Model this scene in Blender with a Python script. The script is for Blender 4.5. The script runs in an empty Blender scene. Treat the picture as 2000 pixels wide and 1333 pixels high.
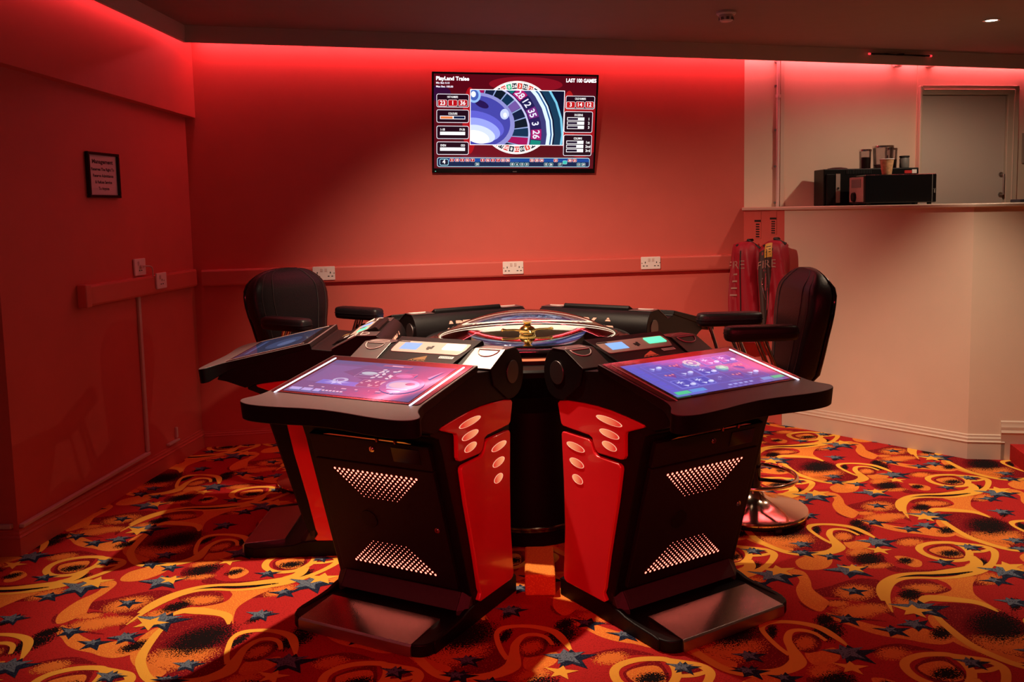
import bpy, bmesh, math, random
from mathutils import Vector, Matrix, noise
from math import sin, cos, pi, radians, tan, atan2, sqrt

# ------------------------------------------------------------------ camera, world, lights, exposure
SC = bpy.context.scene
COL = SC.collection
SC.view_settings.view_transform = 'Standard'
SC.view_settings.look = 'None'
SC.view_settings.gamma = 1.0
SC.view_settings.use_curve_mapping = False
SC.view_settings.exposure = 0.0
SC.cycles.use_denoising = True
SC.cycles.max_bounces = 8
SC.cycles.diffuse_bounces = 4
SC.cycles.glossy_bounces = 4
SC.cycles.transparent_max_bounces = 16
SC.cycles.transmission_bounces = 6
SC.cycles.caustics_reflective = False
SC.cycles.caustics_refractive = False
SC.cycles.sample_clamp_indirect = 6.0

cam_data = bpy.data.cameras.new('camera')
cam = bpy.data.objects.new('camera', cam_data)
COL.objects.link(cam)
SC.camera = cam
F_PX, PITCH, ROLL, CX, CY, CAM_H = 1795.2135, radians(5.63612), radians(-1.13969), 1031.177, 585.016, 1.54425
cam_data.sensor_fit = 'HORIZONTAL'
cam_data.sensor_width = 36.0
cam_data.lens = 36.0 * F_PX / 2000.0
cam_data.shift_x = (1000.0 - CX) / 2000.0
cam_data.shift_y = (CY - 666.5) / 2000.0
cam_data.clip_start = 0.05
cam.location = (0, 0, CAM_H)
cam.rotation_mode = 'QUATERNION'
fwd = Vector((0, cos(PITCH), -sin(PITCH))); up0 = Vector((0, sin(PITCH), cos(PITCH))); rt0 = Vector((1, 0, 0))
rt = rt0 * cos(ROLL) + up0 * sin(ROLL)
up = -rt0 * sin(ROLL) + up0 * cos(ROLL)
M = Matrix((rt, up, -fwd)).transposed()
cam.rotation_quaternion = M.to_quaternion()

world = bpy.data.worlds.new('world'); SC.world = world; world.use_nodes = True
world.node_tree.nodes['Background'].inputs[0].default_value = (1.0, 0.70, 0.56, 1)
world.node_tree.nodes['Background'].inputs[1].default_value = 0.03

WARM = (1.0, 0.72, 0.50)
def spot(name, loc, watts, cone, blend=0.5, size=0.03, color=WARM, aim=None):
    l = bpy.data.lights.new(name, 'SPOT'); l.energy = watts; l.spot_size = radians(cone); l.spot_blend = blend
    l.shadow_soft_size = size; l.color = color
    o = bpy.data.objects.new(name, l); COL.objects.link(o); o.location = loc
    if aim:
        o.rotation_euler = (Vector(aim) - Vector(loc)).to_track_quat('-Z', 'Y').to_euler()
    return o
spot('spot_wheel', (-0.52, 4.02, 2.61), 350, 74, 0.7, 0.02)
spot('wall_fill_spot', (-0.40, 4.06, 2.61), 330, 92, 1.0, 0.03, WARM, (0.25, 6.0, 0.0))  # added spot without a fitting of its own, brightens the back wall
spot('spot_counter', (2.81, 5.64, 2.585), 37, 166, 0.5)
spot('spot_carpet', (2.15, 4.6, 2.58), 205, 82, 0.9, 0.05, WARM, (2.3, 4.75, 0.0))
fill_lamp = bpy.data.lights.new('red_fill_lamp', 'AREA'); fill_lamp.shape = 'RECTANGLE'; fill_lamp.size = 2.4; fill_lamp.size_y = 0.06; fill_lamp.spread = radians(40); fill_lamp.energy = 9; fill_lamp.color = (1.0, 0.03, 0.06)  # added unseen lamp behind the camera, brightens the terminals' red side panels
fill_lamp_o = bpy.data.objects.new('red_fill_lamp', fill_lamp); COL.objects.link(fill_lamp_o); fill_lamp_o.location = (-0.3, -1.2, 2.45); fill_lamp_o.rotation_euler = (Vector((0.15, 3.6, 0.5)) - Vector((-0.3, -1.2, 2.45))).to_track_quat('-Z', 'Y').to_euler()
LED_POWER = 78.0

# ------------------------------------------------------------------ materials
def mat(name, color=(0.5, 0.5, 0.5), rough=0.5, metal=0.0, spec=0.5, emit=None, estr=1.0, coat=0.0, bump=0.0, bscale=300.0, vary=0.0, vscale=8.0):
    m = bpy.data.materials.new(name); m.use_nodes = True
    nt = m.node_tree; b = nt.nodes['Principled BSDF']
    b.inputs['Base Color'].default_value = (*color, 1); b.inputs['Roughness'].default_value = rough
    b.inputs['Metallic'].default_value = metal; b.inputs['Specular IOR Level'].default_value = spec
    b.inputs['Coat Weight'].default_value = coat; b.inputs['Coat Roughness'].default_value = 0.05
    if emit:
        b.inputs['Emission Color'].default_value = (*emit, 1); b.inputs['Emission Strength'].default_value = estr
    if bump or vary:
        tc = nt.nodes.new('ShaderNodeTexCoord')
    if bump:
        n = nt.nodes.new('ShaderNodeTexNoise'); n.inputs['Scale'].default_value = bscale; n.inputs['Detail'].default_value = 3
        nt.links.new(tc.outputs['Object'], n.inputs['Vector'])
        bp = nt.nodes.new('ShaderNodeBump'); bp.inputs['Strength'].default_value = bump; bp.inputs['Distance'].default_value = 0.002
        nt.links.new(n.outputs['Fac'], bp.inputs['Height']); nt.links.new(bp.outputs['Normal'], b.inputs['Normal'])
    if vary:
        n2 = nt.nodes.new('ShaderNodeTexNoise'); n2.inputs['Scale'].default_value = vscale; n2.inputs['Detail'].default_value = 4
        nt.links.new(tc.outputs['Object'], n2.inputs['Vector'])
        mx = nt.nodes.new('ShaderNodeMix'); mx.data_type = 'RGBA'
        mx.inputs['A'].default_value = (*[c * (1 - vary) for c in color], 1); mx.inputs['B'].default_value = (*[min(1, c * (1 + vary)) for c in color], 1)
        nt.links.new(n2.outputs['Fac'], mx.inputs['Factor']); nt.links.new(mx.outputs['Result'], b.inputs['Base Color'])
    return m

def glow(name, color, strength, rough=0.3):
    return mat(name, (0.02, 0.02, 0.02), rough, emit=color, estr=strength)

RED_PAINT = (0.60, 0.120, 0.095)
MT = {}
MT['wall_red'] = mat('red_wallpaper', RED_PAINT, 0.62, spec=0.3, bump=0.25, bscale=220, vary=0.06, vscale=5)
MT['wall_cream'] = mat('cream_paint', (0.70, 0.56, 0.44), 0.6, spec=0.3, bump=0.15, bscale=200, vary=0.05, vscale=4)
MT['trim_red'] = mat('red_gloss_trim', RED_PAINT, 0.35, vary=0.04)
MT['trim_cream'] = mat('cream_gloss_trim', (0.62, 0.51, 0.41), 0.4, vary=0.04)
MT['ceiling'] = mat('ceiling_paint', (0.30, 0.22, 0.175), 0.8, spec=0.2, bump=0.1, bscale=60, vary=0.05)
MT['pelmet'] = mat('pelmet_paint', (0.62, 0.48, 0.40), 0.8, spec=0.2)
MT['ring'] = mat('satin_ring', (0.55, 0.46, 0.44), 0.4, spec=0.4)
MT['white'] = mat('white_plastic', (0.80, 0.76, 0.72), 0.35)
MT['offwhite'] = mat('offwhite_plastic', (0.62, 0.52, 0.48), 0.4)
MT['black'] = mat('black_satin_plastic', (0.0045, 0.004, 0.0045), 0.42, spec=0.18, bump=0.35, bscale=420, vary=0.3, vscale=40)
MT['black_rough'] = mat('black_textured_paint', (0.010, 0.008, 0.008), 0.5, spec=0.22, bump=0.6, bscale=500, vary=0.3, vscale=60)
MT['kick'] = mat('kick_strip_paint', (0.035, 0.029, 0.029), 0.5, bump=0.6, bscale=500, vary=0.3, vscale=60)
MT['black_gloss'] = mat('black_gloss', (0.006, 0.006, 0.007), 0.12)
MT['grey_pad'] = mat('dark_grey_satin', (0.20, 0.18, 0.18), 0.40, metal=1.0, bump=0.15, bscale=600)
MT['deck'] = mat('dark_speckled_deck', (0.13, 0.088, 0.090), 0.40, bump=0.4, bscale=700, vary=0.35, vscale=300)
MT['bezel'] = mat('dark_glass_bezel', (0.02, 0.012, 0.014), 0.12, coat=0.4)
MT['red_panel'] = mat('red_gloss_panel', (0.74, 0.032, 0.044), 0.25, coat=0.4, vary=0.05)
MT['steel'] = mat('brushed_steel', (0.55, 0.52, 0.50), 0.32, metal=1.0, bump=0.2, bscale=900)
MT['chrome'] = mat('chrome', (0.82, 0.78, 0.74), 0.08, metal=1.0)
MT['copper'] = mat('polished_metal_base', (0.88, 0.66, 0.52), 0.13, metal=1.0)
MT['gold'] = mat('gold_brass', (0.95, 0.68, 0.22), 0.14, metal=1.0)
MT['leather'] = mat('black_leather', (0.009, 0.007, 0.009), 0.42, spec=0.32, bump=0.5, bscale=160)
MT['stitch'] = mat('grey_stitching', (0.045, 0.04, 0.04), 0.6)
MT['rubber'] = mat('black_rubber', (0.01, 0.01, 0.01), 0.6)
MT['dark_hole'] = mat('dark_slot', (0.01, 0.008, 0.008), 0.7)
MT['dot'] = glow('perforation_glow', (1.0, 0.17, 0.115), 4.5)
MT['oval'] = glow('oval_lamp_glow', (1.0, 0.19, 0.09), 0.95)
def oval_profile(m):
    """the lamp behind the frosted oval sits at its wheel side, so the lens fades to deep red"""
    nt = m.node_tree; b = nt.nodes['Principled BSDF']; tc = nt.nodes.new('ShaderNodeTexCoord'); sx = nt.nodes.new('ShaderNodeSeparateXYZ'); r = nt.nodes.new('ShaderNodeValToRGB')
    r.color_ramp.elements[0].position = 0.05; r.color_ramp.elements[0].color = (1.0, 0.40, 0.17, 1); r.color_ramp.elements[1].position = 0.85; r.color_ramp.elements[1].color = (0.75, 0.035, 0.022, 1)
    nt.links.new(tc.outputs['Generated'], sx.inputs[0]); nt.links.new(sx.outputs['X'], r.inputs[0]); nt.links.new(r.outputs[0], b.inputs['Emission Color'])
oval_profile(MT['oval'])
MT['oval_rim'] = glow('oval_rim_highlight', (1.0, 0.48, 0.30), 1.0)  # bright highlight along the oval's rim, painted as glow
MT['led_white'] = glow('white_led_strip', (0.80, 0.78, 1.0), 4.0)
MT['led_off'] = mat('led_diffuser_unlit', (0.55, 0.45, 0.42), 0.3)
MT['led_red'] = glow('red_led_tape', (1.0, 0.130, 0.160), LED_POWER)
MT['led_red_left'] = glow('red_led_tape_left', (1.0, 0.130, 0.160), LED_POWER * 0.27)
MT['orange_glow'] = glow('orange_light_strip', (1.0, 0.20, 0.08), 1.3)
MT['logo_glow'] = glow('logo_lamp', (1.0, 0.36, 0.20), 1.5)
MT['logo_orange'] = glow('logo_orange', (1.0, 0.36, 0.08), 0.55)
MT['logo_red'] = glow('logo_red', (0.9, 0.07, 0.03), 0.5)
MT['silver'] = mat('silver_faceplate', (0.50, 0.42, 0.38), 0.35, metal=0.35, bump=0.1, bscale=800)
MT['lcd'] = glow('small_lcd', (0.25, 0.50, 1.0), 1.1)
MT['slot_green'] = glow('green_slot_lamp', (0.13, 1.0, 0.50), 1.3)
MT['slot_washed'] = glow('washed_out_slot', (1.0, 0.95, 0.90), 1.6)  # downlight washing out the front left slot, painted as white glow
MT['label_white'] = mat('white_label', (0.75, 0.72, 0.70), 0.5)
MT['label_black'] = mat('black_print', (0.01, 0.01, 0.01), 0.6)
MT['wheel_white'] = glow('wheel_light_ring', (1.0, 0.84, 0.60), 2.6)
MT['wheel_wood'] = mat('wheel_bowl_veneer', (0.42, 0.31, 0.22), 0.42, vary=0.1)
MT['wheel_pocket'] = mat('wheel_pocket_metal', (0.55, 0.48, 0.40), 0.25, metal=0.8)
MT['paper'] = mat('paper_sheet', (0.62, 0.55, 0.55), 0.6)
MT['red_cloth'] = mat('red_nylon_cloth', (0.30, 0.005, 0.020), 0.55, bump=0.3, bscale=90, vary=0.15, vscale=14)
MT['dark_cloth'] = mat('dark_cloth_lining', (0.035, 0.012, 0.010), 0.6, bump=0.2, bscale=80)
MT['yellow_card'] = mat('yellow_label_card', (0.65, 0.36, 0.05), 0.5)
MT['vest_letter'] = mat('faded_silver_lettering', (0.36, 0.19, 0.16), 0.5)
MT['clear'] = None
MT['bean'] = mat('coffee_beans', (0.015, 0.008, 0.006), 0.6, bump=0.8, bscale=120)
MT['cup'] = mat('patterned_paper_cup', (0.62, 0.38, 0.20), 0.5, vary=0.55, vscale=60)
MT['grey_plastic'] = mat('beige_grey_plastic', (0.36, 0.28, 0.24), 0.45)
MT['jar_grey'] = mat('grey_jar', (0.16, 0.16, 0.15), 0.5)
MT['red_label'] = mat('red_label', (0.55, 0.02, 0.02), 0.5)
MT['navy'] = mat('navy_binding', (0.012, 0.018, 0.035), 0.5)
MT['downlight'] = glow('downlight_lamp', (1.0, 0.90, 0.78), 12.0)
MT['red_tip'] = glow('red_tip_reflection', (1.0, 0.03, 0.04), 1.6)  # red light reflected at the ends of the pelmet bar, painted as glow

def glass(name, tint=(1, 1, 1), refl=0.9):
    m = bpy.data.materials.new(name); m.use_nodes = True; nt = m.node_tree
    for n in list(nt.nodes):
        if n.type != 'OUTPUT_MATERIAL': nt.nodes.remove(n)
    out = [n for n in nt.nodes if n.type == 'OUTPUT_MATERIAL'][0]
    t = nt.nodes.new('ShaderNodeBsdfTransparent'); t.inputs[0].default_value = (*tint, 1)
    g = nt.nodes.new('ShaderNodeBsdfGlossy'); g.inputs['Roughness'].default_value = 0.03
    f = nt.nodes.new('ShaderNodeFresnel'); f.inputs['IOR'].default_value = 1.45
    mm = nt.nodes.new('ShaderNodeMath'); mm.operation = 'MULTIPLY'; mm.inputs[1].default_value = refl
    mx = nt.nodes.new('ShaderNodeMixShader')
    nt.links.new(f.outputs[0], mm.inputs[0]); nt.links.new(mm.outputs[0], mx.inputs[0])
    nt.links.new(t.outputs[0], mx.inputs[1]); nt.links.new(g.outputs[0], mx.inputs[2]); nt.links.new(mx.outputs[0], out.inputs[0])
    return m
MT['clear'] = glass('clear_plastic', (0.90, 0.87, 0.88), 0.7)
MT['dome'] = glass('dome_glass', (0.95, 0.92, 0.91), 1.0)

def tread_mat():
    m = mat('ribbed_steel_tread', (0.60, 0.56, 0.54), 0.20, metal=1.0)
    nt = m.node_tree; b = nt.nodes['Principled BSDF']
    tc = nt.nodes.new('ShaderNodeTexCoord'); w = nt.nodes.new('ShaderNodeTexWave'); w.wave_type = 'BANDS'; w.bands_direction = 'Y'
    w.inputs['Scale'].default_value = 70; nt.links.new(tc.outputs['Object'], w.inputs['Vector'])
    bp = nt.nodes.new('ShaderNodeBump'); bp.inputs['Strength'].default_value = 0.35; bp.inputs['Distance'].default_value = 0.0012
    nt.links.new(w.outputs['Fac'], bp.inputs['Height']); nt.links.new(bp.outputs['Normal'], b.inputs['Normal'])
    return m
MT['tread'] = tread_mat()

# ------------------------------------------------------------------ mesh helpers
class MB:
    def __init__(self): self.v = []; self.f = []; self.m = []; self.w = None
    def add(self, vs, fs, m=0):
        o = len(self.v); self.v += [tuple(p) for p in vs]
        for f in fs: self.f.append(tuple(i + o for i in f)); self.m.append(m)
        return o
    def face(self, pts, m=0): self.add(pts, [tuple(range(len(pts)))], m)
    def prism(self, poly, fn, a, b, m=0):
        """poly: 2-D outline; fn(p, q, h) -> xyz; extruded from h=a to h=b"""
        n = len(poly)
        vs = [fn(p[0], p[1], a) for p in poly] + [fn(p[0], p[1], b) for p in poly]
        fs = [tuple(range(n))[::-1], tuple(range(n, 2 * n))] + [(i, (i + 1) % n, n + (i + 1) % n, n + i) for i in range(n)]
        self.add(vs, fs, m)
    def box(self, c, s, m=0, R=None):
        vs = []
        for x in (-.5, .5):
            for y in (-.5, .5):
                for z in (-.5, .5):
                    p = Vector((x * s[0], y * s[1], z * s[2]))
                    if R is not None: p = R @ p
                    vs.append(Vector(c) + p)
        self.add(vs, [(0, 1, 3, 2), (4, 6, 7, 5), (0, 4, 5, 1), (2, 3, 7, 6), (0, 2, 6, 4), (1, 5, 7, 3)], m)
    def tube(self, path, r, n=10, closed=False, m=0, caps=True):
        P = [Vector(p) for p in path]; k = len(P); rr = r if isinstance(r, (list, tuple)) else [r] * k
        rings = []; prev = None
        for i, p in enumerate(P):
            a = P[i - 1] if (i > 0 or closed) else P[i]; b = P[(i + 1) % k] if (i < k - 1 or closed) else P[i]
            t = (b - a).normalized()
            if prev is None:
                q = Vector((0, 0, 1)) if abs(t.z) < 0.9 else Vector((1, 0, 0)); nrm = (q - t * q.dot(t)).normalized()
            else: nrm = (prev - t * prev.dot(t)).normalized()
            prev = nrm; bi = t.cross(nrm)
            rings.append([p + (nrm * cos(2 * pi * j / n) + bi * sin(2 * pi * j / n)) * rr[i] for j in range(n)])
        vs = [q for g in rings for q in g]; fs = []
        for i in range(k if closed else k - 1):
            for j in range(n):
                a0 = i * n + j; a1 = i * n + (j + 1) % n; b0 = ((i + 1) % k) * n + j; b1 = ((i + 1) % k) * n + (j + 1) % n
                fs.append((a0, a1, b1, b0))
        if not closed and caps: fs += [tuple(range(n))[::-1], tuple(range((k - 1) * n, k * n))]
        self.add(vs, fs, m)
    def cyl(self, a, b, r, r2=None, n=20, m=0): self.tube([a, b], [r, r if r2 is None else r2], n, False, m)
    def lathe(self, prof, c=(0, 0, 0), n=48, m=0, closed=False):
        """prof: list of (r, z) turned about z through c"""
        c = Vector(c); k = len(prof); vs = []; fs = []
        for r, z in prof:
            for j in range(n): vs.append(c + Vector((r * cos(2 * pi * j / n), r * sin(2 * pi * j / n), z)))
        for i in range(k - 1 if not closed else k):
            for j in range(n): fs.append((i * n + j, i * n + (j + 1) % n, ((i + 1) % k) * n + (j + 1) % n, ((i + 1) % k) * n + j))
        if not closed:
            if prof[0][0] > 1e-6: fs.append(tuple(range(n))[::-1])
            if prof[-1][0] > 1e-6: fs.append(tuple(range((k - 1) * n, k * n)))
        self.add(vs, fs, m)
    def loft(self, rings, m=0, caps=True, closed_ring=True):
        k = len(rings); n = len(rings[0]); vs = [p for g in rings for p in g]; fs = []
        for i in range(k - 1):
            for j in range(n if closed_ring else n - 1):
                fs.append((i * n + j, i * n + (j + 1) % n, (i + 1) * n + (j + 1) % n, (i + 1) * n + j))
        if caps: fs += [tuple(range(n))[::-1], tuple(range((k - 1) * n, k * n))]
        self.add(vs, fs, m)
    def xf(self, M, start=0):
        for i in range(start, len(self.v)): self.v[i] = tuple(M @ Vector(self.v[i]))
    def build(self, name, mats, parent=None, smooth=35, bevel=0.0, bseg=2, fix=True):
        me = bpy.data.meshes.new(name); me.from_pydata(self.v, [], self.f)
        if not isinstance(mats, (list, tuple)): mats = [mats]
        for x in mats: me.materials.append(x)
        me.polygons.foreach_set('material_index', self.m)
        if fix:
            bm = bmesh.new(); bm.from_mesh(me); bmesh.ops.recalc_face_normals(bm, faces=bm.faces); bm.to_mesh(me); bm.free()
        if smooth:
            me.polygons.foreach_set('use_smooth', [True] * len(me.polygons)); me.set_sharp_from_angle(angle=radians(smooth))
        me.update()
        o = bpy.data.objects.new(name, me); COL.objects.link(o)
        if bevel:
            b = o.modifiers.new('bevel', 'BEVEL'); b.width = bevel; b.segments = bseg; b.limit_method = 'ANGLE'; b.angle_limit = radians(38); b.harden_normals = False
        if parent: o.parent = parent
        return o

def tag(o, label=None, cat=None, group=None, kind=None):
    if label: o['label'] = label
    if cat: o['category'] = cat
    if group: o['group'] = group
    if kind: o['kind'] = kind
    return o
def thing(name, loc, rz, label, cat, group=None):
    o = bpy.data.objects.new(name, None); COL.objects.link(o); o.empty_display_size = 0.1
    o.location = loc; o.rotation_euler = (0, 0, rz)
    return tag(o, label, cat, group)
def struct(o): o['kind'] = 'structure'; return o
def copy_tree(o, parent=None):
    c = o.copy(); COL.objects.link(c)
    if parent: c.parent = parent
    for ch in list(o.children): copy_tree(ch, c)
    return c

_tc = {}
def text_geo(s, bold=0.0):
    """flat outline mesh of a string, cap height normalised to 1, left edge at 0"""
    key = (s, bold)
    if key in _tc: return _tc[key]
    cu = bpy.data.curves.new('t', 'FONT'); cu.body = s; cu.size = 1.0; cu.offset = bold; cu.resolution_u = 3
    ob = bpy.data.objects.new('t', cu); COL.objects.link(ob)
    dg = bpy.context.evaluated_depsgraph_get(); me = bpy.data.meshes.new_from_object(ob.evaluated_get(dg))
    vs = [tuple(v.co) for v in me.vertices]; fs = [tuple(p.vertices) for p in me.polygons]
    bpy.data.objects.remove(ob); bpy.data.curves.remove(cu); bpy.data.meshes.remove(me)
    x0 = min(v[0] for v in vs); x1 = max(v[0] for v in vs); k = 0.70
    vs = [((v[0] - x0) / k, v[1] / k) for v in vs]
    _tc[key] = (vs, fs, (x1 - x0) / k); return _tc[key]
def put_text(mb, s, fn, h, x=0.0, y=0.0, align='L', m=0, width=None, bold=0.0):
    """fn(x, y) -> xyz; h = cap height; width squeezes the string to a given width"""
    vs, fs, w = text_geo(s, bold); sx = h if width is None else width / w
    off = {'L': 0.0, 'C': -w * sx / 2, 'R': -w * sx}[align]
    mb.add([fn(x + off + p[0] * sx, y + p[1] * h) for p in vs], fs, m)
def arc(cx, cy, r, a0, a1, n=6): return [(cx + r * cos(radians(a0 + (a1 - a0) * i / n)), cy + r * sin(radians(a0 + (a1 - a0) * i / n))) for i in range(n + 1)]
def rrect(x0, y0, x1, y1, r, n=5):
    return arc(x1 - r, y0 + r, r, -90, 0, n) + arc(x1 - r, y1 - r, r, 0, 90, n) + arc(x0 + r, y1 - r, r, 90, 180, n) + arc(x0 + r, y0 + r, r, 180, 270, n)
def roundpoly(pts, rad, n=4):
    """round every corner of a closed outline"""
    out = []; k = len(pts)
    for i in range(k):
        p = Vector(pts[i]).to_2d(); a = Vector(pts[i - 1]).to_2d(); b = Vector(pts[(i + 1) % k]).to_2d()
        r = rad[i] if isinstance(rad, (list, tuple)) else rad
        da = a - p; db = b - p; t = min(r, da.length * .45, db.length * .45)
        if t < 1e-5: out.append((p.x, p.y)); continue
        s = p + da.normalized() * t; e = p + db.normalized() * t
        for j in range(n + 1):
            u = j / n; q = s * (1 - u) ** 2 + p * 2 * u * (1 - u) + e * u * u; out.append((q.x, q.y))
    return out
def spline(pts, n=6, closed=False):
    P = [Vector(p) for p in pts]; k = len(P); out = []
    rng = range(k) if closed else range(k - 1)
    for i in rng:
        p0 = P[i - 1] if (i > 0 or closed) else P[i]; p1 = P[i]; p2 = P[(i + 1) % k]; p3 = P[(i + 2) % k] if (i + 2 < k or closed) else p2
        for j in range(n):
            t = j / n
            out.append(0.5 * ((2 * p1) + (p2 - p0) * t + (2 * p0 - 5 * p1 + 4 * p2 - p3) * t * t + (3 * p1 - p0 - 3 * p2 + p3) * t ** 3))
    if not closed: out.append(P[-1])
    return out

# ------------------------------------------------------------------ the setting
ANG = radians(9.5)
A0 = Vector((-2.1917, 6.0273, 0)); DB = Vector((cos(ANG), sin(ANG), 0)); NB = Vector((sin(ANG), -cos(ANG), 0))   # NB points into the room
DL = Vector((-0.08873, -0.99606, 0)); NL = Vector((0.99606, -0.08873, 0))
Z = Vector((0, 0, 1))
def BW(s, z, o=0.0): return A0 + DB * s + Z * z + NB * o        # back wall: along, height, out
def LW(t, z, o=0.0): return A0 + DL * t + Z * z + NL * o        # left wall
ZT = 2.75
S_PAINT = 3.815     # where the red paint ends and the cream begins
m = MB(); m.prism([(-0.3, -0.02), (S_PAINT, -0.02), (S_PAINT, ZT), (-0.3, ZT)], lambda p, q, h: BW(p, q, h), -0.10, 0.0)
struct(m.build('wall_back', MT['wall_red'], smooth=0))
m = MB(); m.prism([(S_PAINT, -0.02), (5.154, -0.02), (5.154, ZT), (S_PAINT, ZT)], lambda p, q, h: BW(p, q, h), -0.10, 0.0)
struct(m.build('wall_behind_counter', MT['wall_cream'], smooth=0))
m = MB(); m.prism([(5.154, -0.02), (7.6, -0.02), (7.6, ZT), (5.154, ZT)], lambda p, q, h: BW(p, q, h), -0.10, 0.012)
struct(m.build('wall_door', MT['wall_cream'], smooth=0))
L_END = 1.931
m = MB(); m.prism([(-0.1, -0.02), (L_END, -0.02), (L_END, ZT), (-0.1, ZT)], lambda p, q, h: LW(p, q, h), -0.10, 0.0)
struct(m.build('wall_left', MT['wall_red'], smooth=0))
E1 = LW(L_END, 0)
m = MB(); m.box((E1.x - 0.9, E1.y + 0.05, ZT / 2), (1.8, 0.10, ZT)); struct(m.build('wall_left_return', MT['wall_red'], smooth=0))
m = MB(); m.box((5.35, 3.4, ZT / 2), (0.10, 9.6, ZT)); struct(m.build('wall_right', MT['wall_cream'], smooth=0))
# boxed-in bulkhead over the left wall
m = MB()
z0, z1 = 2.172, 2.262
prof = [(-0.02, z0), (2.9, z1), (2.9, ZT), (-0.02, ZT)]
m.prism(prof, lambda p, q, h: LW(p, q, h), -0.02, 0.062); struct(m.build('wall_bulkhead', MT['wall_red'], smooth=0))

# ceiling: a gently sloping plane, with the light pelmet hanging from it along the walls
def zpel(x): return 2.595 - (x + 2.052) * 0.0161
def zceil(x): return zpel(x) + 0.10
m = MB(); xs = (-4.5, 5.5)
m.add([(xs[0], -1.5, zceil(xs[0])), (xs[1], -1.5, zceil(xs[1])), (xs[1], 8.2, zceil(xs[1])), (xs[0], 8.2, zceil(xs[0])),
       (xs[0], -1.5, 2.9), (xs[1], -1.5, 2.9), (xs[1], 8.2, 2.9), (xs[0], 8.2, 2.9)],
      [(0, 1, 2, 3), (4, 7, 6, 5), (0, 4, 5, 1), (1, 5, 6, 2), (2, 6, 7, 3), (3, 7, 4, 0)])
struct(m.build('ceiling', MT['ceiling'], smooth=0))
PEL = [Vector((-2.10, 1.6, 0)), Vector((-2.052, 5.722, 0)), Vector((1.517, 6.446, 0)), Vector((3.70, 6.93, 0)), Vector((4.6, 7.13, 0))]
def off_poly(P, d):
    out = []
    for i, p in enumerate(P):
        t1 = (P[i] - P[i - 1]).normalized() if i else (P[1] - P[0]).normalized(); t2 = (P[i + 1] - P[i]).normalized() if i < len(P) - 1 else t1
        n1 = Vector((-t1.y, t1.x, 0)); n2 = Vector((-t2.y, t2.x, 0)); b = (n1 + n2).normalized(); out.append(p + b * (d / max(0.3, b.dot(n1))))
    return out
m = MB(); Q = off_poly(PEL, 0.018)
for i in range(len(PEL) - 1):
    a, b, c, d = PEL[i], PEL[i + 1], Q[i + 1], Q[i]
    lo = [Vector((p.x, p.y, zpel(p.x))) for p in (a, b, c, d)]; hi = [Vector((p.x, p.y, zceil(p.x) + 0.01)) for p in (a, b, c, d)]
    m.add(lo + hi, [(0, 1, 2, 3)[::-1], (4, 5, 6, 7), (0, 1, 5, 4), (1, 2, 6, 5), (2, 3, 7, 6), (3, 0, 4, 7)])
struct(m.build('trim_pelmet', MT['pelmet'], smooth=0))
# red LED tape lying behind the pelmet
LEDP = [LW(4.45, 0, 0.11), LW(0.10, 0, 0.11), BW(0.10, 0, 0.06), BW(S_PAINT, 0, 0.06), BW(6.55, 0, 0.03)]
def led_run(i, d, label, a=0.0, b=1.0):
    m = MB(); P, R = LEDP, [p + (NL if j < 2 else NB) * 0.012 for j, p in enumerate(LEDP)]
    p, q, r, s = P[i].lerp(P[i + 1], a), P[i].lerp(P[i + 1], b), R[i].lerp(R[i + 1], b), R[i].lerp(R[i + 1], a)
    z = lambda v, h: Vector((v.x, v.y, zpel(v.x) + h))
    lo = [z(v, 0.075) for v in (p, q, r, s)]; hi = [z(v, 0.079) for v in (p, q, r, s)]
    m.add(lo + hi, [(0, 1, 2, 3)[::-1], (4, 5, 6, 7), (0, 1, 5, 4), (1, 2, 6, 5), (2, 3, 7, 6), (3, 0, 4, 7)])
    return tag(m.build('led_tape', MT['led_red'] if i else MT['led_red_left'], smooth=0), label, 'light strip', 'red light strips behind the pelmet')
led_run(0, 0.022, 'red light strip behind the pelmet above the left wall')
led_run(2, 0.022, 'red light strip behind the pelmet above the television')
led_run(3, 0.022, 'red light strip behind the pelmet above the counter and door')

# skirtings: moulded section (out, height)
def skirt(name, pts, hs, matl, ht=0.115, closed=False):
    sec = [(0, 0), (0.016, 0), (0.016, ht * .66), (0.020, ht * .70), (0.013, ht * .76), (0.014, ht * .84), (0.008, ht * .90), (0.008, ht * .97), (0, ht)]
    P = [Vector(p) for p in pts]; m = MB(); rings = []
    for i, p in enumerate(P):
        t1 = (P[i] - P[i - 1]).normalized() if i else (P[1] - P[0]).normalized(); t2 = (P[i + 1] - P[i]).normalized() if i < len(P) - 1 else t1
        n1 = Vector((t1.y, -t1.x, 0)) * hs; n2 = Vector((t2.y, -t2.x, 0)) * hs; b = (n1 + n2).normalized(); k = 1 / max(0.3, b.dot(n1))
        rings.append([p + b * (o * k) + Z * h for o, h in sec])
    m.loft(rings); return struct(m.build(name, matl, smooth=25))
skirt('baseboard_back', [BW(-0.0, 0), BW(3.86, 0)], 1, MT['trim_red'], 0.105)
skirt('baseboard_left', [LW(0.0, 0), LW(L_END, 0), LW(L_END, 0) + Vector((-1.6, 0, 0))], -1, MT['trim_red'], 0.125)

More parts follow.
